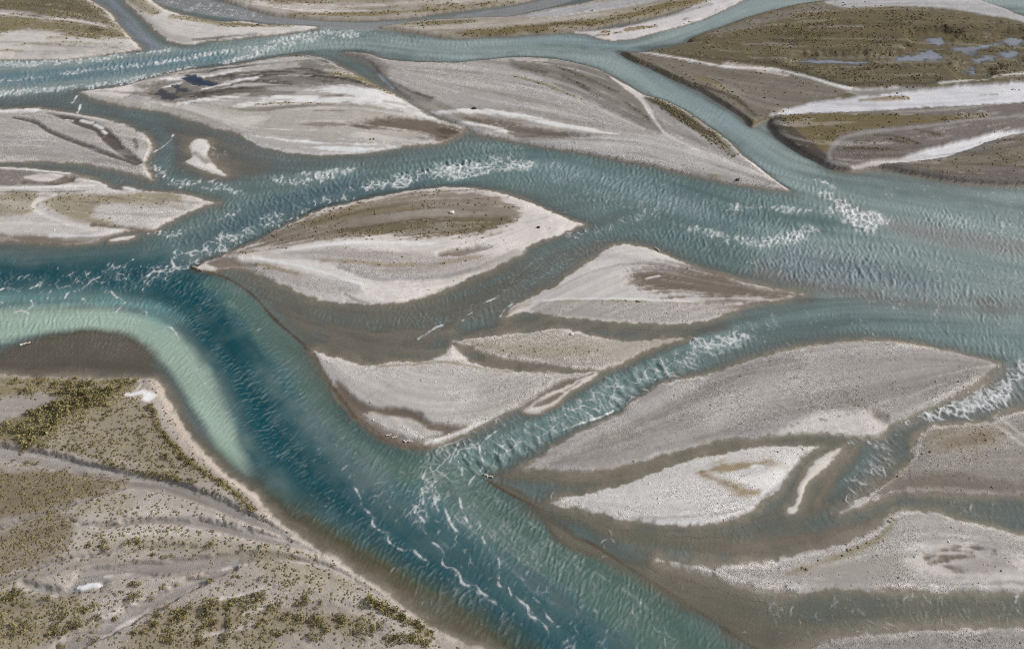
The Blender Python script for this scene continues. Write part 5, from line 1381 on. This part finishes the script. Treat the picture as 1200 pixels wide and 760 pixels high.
ZONES = {
 't': ('olive green shrub in the dense thicket near the corner of the left bank', 'thicket shrubs at the corner of the bank'),
 'e': ('low yellow green shrub in the row following the edge of the left bank', 'shrub row along the edge of the bank'),
 'm': ('small shrub among the evenly dotted plants under the bank corner', 'dotted shrubs below the bank corner'),
 'p': ('shrub standing alone on pale gravel between tracks of the left bank', 'shrubs on the pale gravel of the bank'),
 'l': ('olive shrub in the clumps along the bottom edge of the left bank', 'shrub clumps at the bottom of the bank'),
 's': ('yellow green shrub in the strip by the water at the bottom', 'shrub strip by the water'),
}
SH = [(107,642,.8,'p'),(125,641,.9,'p'),(128,646,.8,'p'),(152,640,.8,'p'),(165,639,.9,'p'),(250,641,.9,'p'),(285,645,.7,'p'),(202,655,.7,'p'),(182,653,.7,'p'),(160,688,1.1,'p'),(163,701,1.2,'p'),(178,702,.8,'p'),(249,683,.8,'p'),(280,679,.6,'p'),(272,690,.6,'p'),
 (252,711,1.5,'l'),(281,709,1.2,'l'),(270,713,.9,'l'),(296,705,1.1,'l'),(188,724,.9,'l'),(199,715,.8,'l'),(211,723,1,'l'),(225,716,.9,'l'),(116,727,.7,'p'),(135,727,.8,'p'),(112,752,.9,'p'),(73,757,.9,'l'),(60,706,1,'l'),(80,723,.9,'l'),(105,718,1.1,'l'),(95,735,1,'l'),(20,742,1.2,'l'),(3,732,1.4,'l'),(218,727,1,'l'),(185,735,1,'l'),(200,750,1.1,'l'),(160,745,.8,'l'),(240,752,1,'l'),(268,748,.9,'l'),(270,735,1.1,'l'),(250,735,.9,'l'),
 (33,545,.9,'p'),(44,543,.7,'p'),(16,541,.5,'p'),
 (40,488,1.8,'t'),(60,485,1.9,'t'),(75,482,1.7,'t'),(85,478,1.5,'t'),(95,462,1.7,'t'),(105,465,1.6,'t'),(115,470,1.5,'t'),(125,475,1.4,'t'),(130,465,1.3,'t'),(95,470,1.4,'t'),(110,480,1.2,'t'),(135,462,1.2,'t'),(35,515,1.9,'t'),(50,510,1.7,'t'),(60,505,1.5,'t'),(70,500,1.3,'t'),(20,510,1.4,'t'),(10,505,1.2,'t'),(50,495,1.5,'t'),(66,492,1.4,'t'),(30,502,1.4,'t'),(92,480,1.2,'t'),(80,490,1.2,'t'),(100,474,1.4,'t'),(120,462,1.2,'t'),(145,458,1,'t'),(150,452,.9,'t'),(140,450,.9,'t'),(110,452,1,'t'),(85,455,1.2,'t'),(68,453,1,'t'),(52,450,.9,'t'),(32,462,1,'t'),(132,487,.9,'t'),(20,452,.9,'t'),(75,464,1.1,'t'),(5,515,1.2,'t'),(42,522,1.2,'t'),
 (167,508,.8,'m'),(195,538,.9,'m'),(213,566,.7,'m'),(190,551,.6,'m'),(205,551,.6,'m'),
 (310,702,1,'l'),(308,644,.6,'p'),(340,645,.6,'p'),(308,683,.6,'p'),(363,699,.7,'p'),(355,710,.9,'l'),(362,709,.9,'l'),(375,710,.8,'l'),(355,730,.9,'l'),(375,727,.9,'l'),(372,735,.9,'l'),(400,725,.9,'l'),(405,732,.9,'l'),(423,740,.9,'l'),(437,742,.9,'l'),(450,737,.8,'l'),(338,728,.9,'l'),(305,735,.9,'l'),(320,718,.9,'l'),(368,750,.9,'l'),(380,745,.9,'l'),(330,748,.8,'l'),(425,715,.6,'s'),
 (437,707,1.1,'s'),(445,712,1.2,'s'),(455,718,1.1,'s'),(465,722,1.1,'s'),(475,727,1,'s'),(485,732,1,'s'),(495,737,.9,'s'),(505,742,.7,'s'),(475,750,1.1,'s'),(485,752,1.1,'s'),(460,753,1.1,'s'),(497,757,1,'s')]
edge = smooth([(178,478),(188,503),(205,525),(225,545),(262,569),(297,599)], False, 9)
for k in range(0, len(edge), 1):
    p = edge[k] + rng.normal(0, 1.0, 2)
    SH.append((p[0], p[1], rng.uniform(.55, .9), 'e'))
dots = smooth([(50,526),(100,534),(150,553),(200,562),(232,568)], False, 7)
for p in dots: SH.append((p[0], p[1] + rng.normal(0, .8), rng.uniform(.4, .65), 'm'))
def scatter_poly(shape, n, lo, hi, z):
    c = np.array(shape, float); k = 0
    sl_, sd, win = poly_sd(shape, 1.0, 3)
    jj, ii = np.nonzero(sd > 0)
    pick = rng.choice(len(jj), n, replace=False)
    for q in pick:
        x = (ii[q] + win[0] + rng.random()) * RES + X0; y = (jj[q] + win[2] + rng.random()) * RES + Y0
        SH.append(((x, y), None, rng.uniform(lo, hi), z))
scatter_poly([(70,522),(100,492),(160,470),(172,482),(194,520),(222,548),(250,564),(210,558),(150,543),(100,530)], 42, .35, .6, 'm')
scatter_poly([(0,697),(50,704),(110,720),(105,735),(60,752),(0,758)], 26, .5, .95, 'l')
scatter_poly([(170,742),(250,712),(380,724),(440,732),(350,744),(300,758),(150,758)], 30, .45, .9, 'l')
scatter_poly([(0,443),(160,448),(140,466),(100,480),(70,462),(0,466)], 26, .5, .95, 't')
scatter_poly([(100,632),(250,636),(330,650),(200,652)], 16, .3, .55, 'p')
def shrub_xy(q): return np.array(q[0]) if q[1] is None else ground((q[0], q[1]))
SH = SH[:300]
ORD = ['first','second','third','fourth','fifth','sixth','seventh','eighth','ninth','tenth','eleventh','twelfth','thirteenth','fourteenth','fifteenth','sixteenth','seventeenth','eighteenth','nineteenth','twentieth']
XY = [shrub_xy(q) for q in SH]
rank = {}
for z in 'psl':
    ids = [i for i, q in enumerate(SH) if q[3] == z and (z == 's' or (z == 'p' and q[1] is not None) or (z == 'l' and q[2] >= 1.15))]
    for n_, i in enumerate(sorted(ids, key=lambda i: XY[i][0] / (XY[i][1] * CP + H * SP))): rank[i] = n_
def shrub_label(i):
    px, py, r_, z = SH[i]
    u = XY[i][0] / (XY[i][1] * CP + H * SP) * F + CX          # across the view
    lab, grp = ZONES[z]
    size = 'large' if r_ >= 1.15 else ('middling' if r_ >= .75 else 'small')
    if z == 's' and rank[i] < 20: lab = '%s shrub from the left in the yellow green strip by the water' % ORD[rank[i]]
    elif z == 'p' and i in rank:
        n_ = rank[i]
        lab = '%s shrub from the left standing alone on the pale gravel tracks' % ORD[n_] if n_ < 20 else 'shrub standing alone on pale gravel at the right end of the tracks'
    elif z == 'l' and i in rank and rank[i] < 20: lab = '%s large olive shrub from the left along the bottom of the left bank' % ORD[rank[i]]
    elif z == 'l': lab = '%s olive shrub in the clump %s' % (size, 'in the bottom left corner' if u < 125 else ('right of the grey track at the bottom' if u < 300 else 'at the bottom between the sandy tracks and the water'))
    elif z == 't': lab = '%s olive shrub in the dense thicket %s' % (size, 'by the left edge of the picture' if u < 48 else ('halfway along the bank top' if u < 100 else 'near the white patch on the bank corner'))
    elif z == 'e': lab = 'low yellow green shrub %s the row along the bank edge' % ('at the upper end of' if u < 205 else ('halfway down' if u < 250 else 'at the lower end of'))
    elif z == 'm': lab = '%s shrub %s below the bank corner' % (size, 'on the dotted slope, left half,' if u < 140 else 'on the dotted slope, right half,')
    return lab, grp
for i, (px, py, r_, z) in enumerate(SH):
    g = XY[i]
    zz = float(samp(Z, g[0:1], g[1:2])[0]) - .05 * r_
    big = r_ > .85
    me = (shrub_meshes if big else small_meshes)[i % (5 if big else 4)]
    s = r_ * .95
    o = link('shrub', me, (g[0], g[1], zz), rng.uniform(0, 6.28), (s * rng.uniform(.9, 1.15), s * rng.uniform(.9, 1.15), s * rng.uniform(.75, 1.1)))
    o['label'], o['group'] = shrub_label(i); o['category'] = 'shrub'

# ---- tufts of grass and dwarf scrub, one mass for each bar
def tufts():
    n = 620000
    x = rng.uniform(X0 + 5, X1 - 5, n); y = Y0 + 4 + (Y1 - Y0 - 8) * rng.random(n)
    keepf = np.abs(x) < .78 * (y * CP + H * SP)
    x, y = x[keepf], y[keepf]
    i, j = ((x - X0) / RES).astype(int), ((y - Y0) / RES).astype(int)
    v = VEG[j, i] * (LAND[j, i] > .25) * (POND[j, i] == 0)
    mod = np.clip(.55 + .55 * STREAK[j, i] * .6 + 1.3 * N4[j, i] + .9 * N12[j, i], 0, 1.4)
    far = np.clip((y - 90) / 150, 0, 1)
    p = v * mod * np.where(OWNER[j, i] == KEYS['A'], .62, .75) * (1 - .35 * far)
    k = rng.random(len(x)) < p
    x, y, i, j = x[k], y[k], i[k], j[k]
    # the near bank is seen from closer by: small plants one by one
    n2 = 80000
    x2 = rng.uniform(-95, 5, n2); y2 = rng.uniform(36, 118, n2)
    i2, j2 = ((x2 - X0) / RES).astype(int), ((y2 - Y0) / RES).astype(int)
    k2 = (OWNER[j2, i2] == KEYS['A']) & (LAND[j2, i2] > .6) & (np.abs(x2) < .76 * (y2 * CP + H * SP)) & (rng.random(n2) < VEG[j2, i2] * np.clip(.75 + 1.0 * N1[j2, i2] + .7 * N4[j2, i2] + .12 * STREAK[j2, i2], 0, 1.3))
    return np.r_[x, x2[k2]], np.r_[y, y2[k2]], np.r_[i, i2[k2]], np.r_[j, j2[k2]]
tx, ty, ti, tj = tufts()
OCT_V = np.array([(1, 0, .12), (.3, .95, .1), (-.8, .6, .14), (-.8, -.6, .1), (.3, -.95, .12), (.1, .05, .8), (-.45, .1, .62), (.3, -.35, .6)])
OCT_F = np.array([(0, 1, 5), (1, 2, 6), (1, 6, 5), (2, 3, 6), (3, 4, 7), (3, 7, 6), (4, 0, 7), (0, 5, 7), (5, 6, 7)])
def clumps(x, y, z, r, hgt, tint):
    n = len(x); m = len(OCT_V)
    a = rng.uniform(0, 6.28, n)
    vx = OCT_V[None, :, 0] * rng.uniform(.6, 1.35, (n, m)); vy = OCT_V[None, :, 1] * rng.uniform(.6, 1.35, (n, m)); vz = OCT_V[None, :, 2] * rng.uniform(.6, 1.4, (n, m))
    c, s = np.cos(a)[:, None], np.sin(a)[:, None]
    V = np.stack([x[:, None] + (vx * c - vy * s) * r[:, None], y[:, None] + (vx * s + vy * c) * r[:, None], z[:, None] + vz * hgt[:, None] - .03], -1).reshape(-1, 3)
    Fc = (OCT_F[None] + (np.arange(n) * m)[:, None, None]).reshape(-1, 3)
    T = np.repeat(tint, m, 0)
    return V, Fc, T
tz = samp(Z, tx, ty)
to_A = OWNER[tj, ti] == KEYS['A']
tr_ = np.where(to_A, rng.uniform(.12, .31, len(tx)), rng.uniform(.13, .32, len(tx))) * (1 + .35 * np.clip((ty - 90) / 150, 0, 1))
pal = np.array([lin(c) for c in ((122,113,80), (108,98,74), (134,124,88), (98,89,66), (118,106,84), (138,129,88))])
wA = np.where(to_A, .72, .62)[:, None]
tt = pal[rng.integers(0, len(pal), len(tx))] * wA + COL[tj, ti] * (.88 - wA)
tt *= rng.uniform(.75, 1.2, len(tx))[:, None]
to = OWNER[tj, ti]
print('tufts', len(tx))
for key, b in BARS.items():
    k = to == KEYS[key]
    if k.sum() < 12: continue
    V, Fc, T = clumps(tx[k], ty[k], tz[k], tr_[k], tr_[k] * rng.uniform(.6, 1.2, k.sum()) * (.75 if key == 'A' else .9), tt[k])
    o = link('grass_tufts', raw_mesh('grass_tufts', V, Fc, T, MV), parent=b)
    o['kind'] = 'stuff'

# ---- loose cobbles
n = 90000
x = rng.uniform(-150, 150, n); y = rng.uniform(40, 190, n)
i, j = ((x - X0) / RES).astype(int), ((y - Y0) / RES).astype(int)
k = (np.abs(x) < .72 * (y * CP + H * SP)) & (LAND[j, i] > .15) & (rng.random(n) < GRAIN[j, i] * np.clip(1 - VEG[j, i], 0, 1) * (.35 + .5 * (N4[j, i] > -.1)))
x, y, i, j = x[k], y[k], i[k], j[k]
cz = samp(Z, x, y); cr = rng.uniform(.07, .17, len(x)) * np.where(rng.random(len(x)) < .06, 1.7, 1)
ct = COL[j, i] * rng.uniform(.6, 1.3, len(x))[:, None]
co_ = OWNER[j, i]
print('cobbles', len(x))
for key, b in BARS.items():
    k = co_ == KEYS[key]
    if k.sum() < 30: continue
    V, Fc, T = clumps(x[k], y[k], cz[k], cr[k], cr[k] * .9, ct[k])
    o = link('cobbles', raw_mesh('cobbles', V, Fc, T, MS), parent=b)
    o['kind'] = 'stuff'

# ---- driftwood: bent tapering trunks with broken stubs; boulders
def tube(pts, rad, sides=7):
    pts = np.asarray(pts, float); V, Fq = [], []
    for a in range(len(pts)):
        t = pts[min(a + 1, len(pts) - 1)] - pts[max(a - 1, 0)]; t /= np.linalg.norm(t)
        u = np.cross(t, (0, 0, 1.0)); u /= np.linalg.norm(u) + 1e-9; v = np.cross(u, t)
        for s in range(sides):
            an = 6.2832 * s / sides
            V.append(pts[a] + rad[a] * (math.cos(an) * u + math.sin(an) * v))
    for a in range(len(pts) - 1):
        for s in range(sides):
            b = (s + 1) % sides
            Fq.append((a * sides + s, a * sides + b, (a + 1) * sides + b)); Fq.append((a * sides + s, (a + 1) * sides + b, (a + 1) * sides + s))
    for s in range(1, sides - 1):
        Fq.append((0, s + 1, s)); e = (len(pts) - 1) * sides; Fq.append((e, e + s, e + s + 1))
    return np.array(V), np.array(Fq)

def log(p0, p1, rad, label, tone, stubs=2, seed=0):
    r = np.random.default_rng(seed)
    a, b = ground(p0), ground(p1)
    L = np.hypot(*(b - a)); ang = math.atan2(b[1] - a[1], b[0] - a[0])
    z0 = float(samp(Z, a[0:1], a[1:2])[0])
    root = bpy.data.objects.new('driftwood', None); S.collection.objects.link(root)
    root.location = (a[0], a[1], max(z0, 0.0) + rad * .6); root.rotation_euler = (0, 0, ang)
    pts = [(L * t, r.normal(0, .05) * L, .05 * L * math.sin(3.1 * t) * .4) for t in np.linspace(0, 1, 6)]
    V, Fc = tube(pts, np.linspace(rad, rad * .45, 6) * r.uniform(.85, 1.15, 6))
    link('trunk', raw_mesh('trunk', V, Fc, np.tile(lin(tone), (len(V), 1)), MS), parent=root)
    for k in range(stubs):
        q = np.array(pts[2 + k % 3]); d = np.array((r.uniform(.2, .5), r.choice((-1, 1)) * r.uniform(.4, .8), r.uniform(.15, .4))) * max(.25 * L, .4)
        V, Fc = tube([q, q + d * .5, q + d], [rad * .55, rad * .4, rad * .2])
        link('branch', raw_mesh('branch', V, Fc, np.tile(lin(tone) * .9, (len(V), 1)), MS), parent=root)
    root['label'] = label; root['category'] = 'driftwood'; root['group'] = 'stranded driftwood'

log((453,510.5), (459,509), .13, 'short bleached stick on the wet lower edge of the pale cobbled bar', (214,208,198), 1, 1)
log((460,513), (466,511), .13, 'middle one of three bleached sticks under the pale cobbled bar', (210,204,194), 1, 2)
log((473,517), (484,517), .16, 'longest of three bleached sticks under the pale cobbled bar', (216,210,200), 2, 3)
log((768,290), (774,296), .16, 'bleached log on the top edge of the smooth sandy bar', (196,186,174), 2, 4)
log((868,559), (880,556), .10, 'thin pale stick on the white bar with the brown stain', (205,196,184), 1, 5)
log((226,313), (238,317), .28, 'tangled pale snag at the left tip of the leaf shaped bar', (176,164,150), 3, 7)
log((24,404), (36,401), .24, 'pale snag stranded on the brown shoal at the left edge', (206,200,192), 3, 8)
log((568,556), (578,560), .2, 'pale snag at the left tip of the brown shallows below the green rapids', (196,184,168), 3, 9)
log((532,329), (545,325), .12, 'thin pale stick on the lower shore of the leaf shaped bar', (210,204,196), 1, 10)

def boulder(p, r_, label, tone, seed):
    r = np.random.default_rng(seed)
    V = []; nu, nv_ = 9, 6
    for a in range(nv_ + 1):
        for b in range(nu):
            th_, ph_ = math.pi * a / nv_, 6.2832 * b / nu
            k = r.uniform(.8, 1.15)
            V.append((math.sin(th_) * math.cos(ph_) * k * 1.2, math.sin(th_) * math.sin(ph_) * k, math.cos(th_) * k * .7))
    Fc = []
    for a in range(nv_):
        for b in range(nu):
            c = (b + 1) % nu
            Fc += [(a * nu + b, (a + 1) * nu + b, (a + 1) * nu + c), (a * nu + b, (a + 1) * nu + c, a * nu + c)]
    g = ground(p); z = float(samp(Z, g[0:1], g[1:2])[0])
    o = link('boulder', raw_mesh('boulder', np.array(V) * r_, np.array(Fc), np.tile(lin(tone), (len(V), 1)), MS), (g[0], g[1], z + .25 * r_))
    o['label'] = label; o['category'] = 'boulder'
boulder((530,252), .55, 'white boulder on the scrubby back of the leaf shaped bar', (220,214,208), 1)
boulder((631,269), .35, 'dark boulder near the right tip of the leaf shaped bar', (74,68,62), 2)
boulder((670,393), .35, 'white stone on the upper shore of the slim speckled bar', (215,210,205), 3)
boulder((556,129), .6, 'dark stone on the sand of the long pointed bar, upper centre', (92,82,74), 4)
boulder((864,213), .45, 'dark stone near the lower tip of the long pointed bar', (96,86,78), 5)
print('total', round(time.time() - T0, 1))
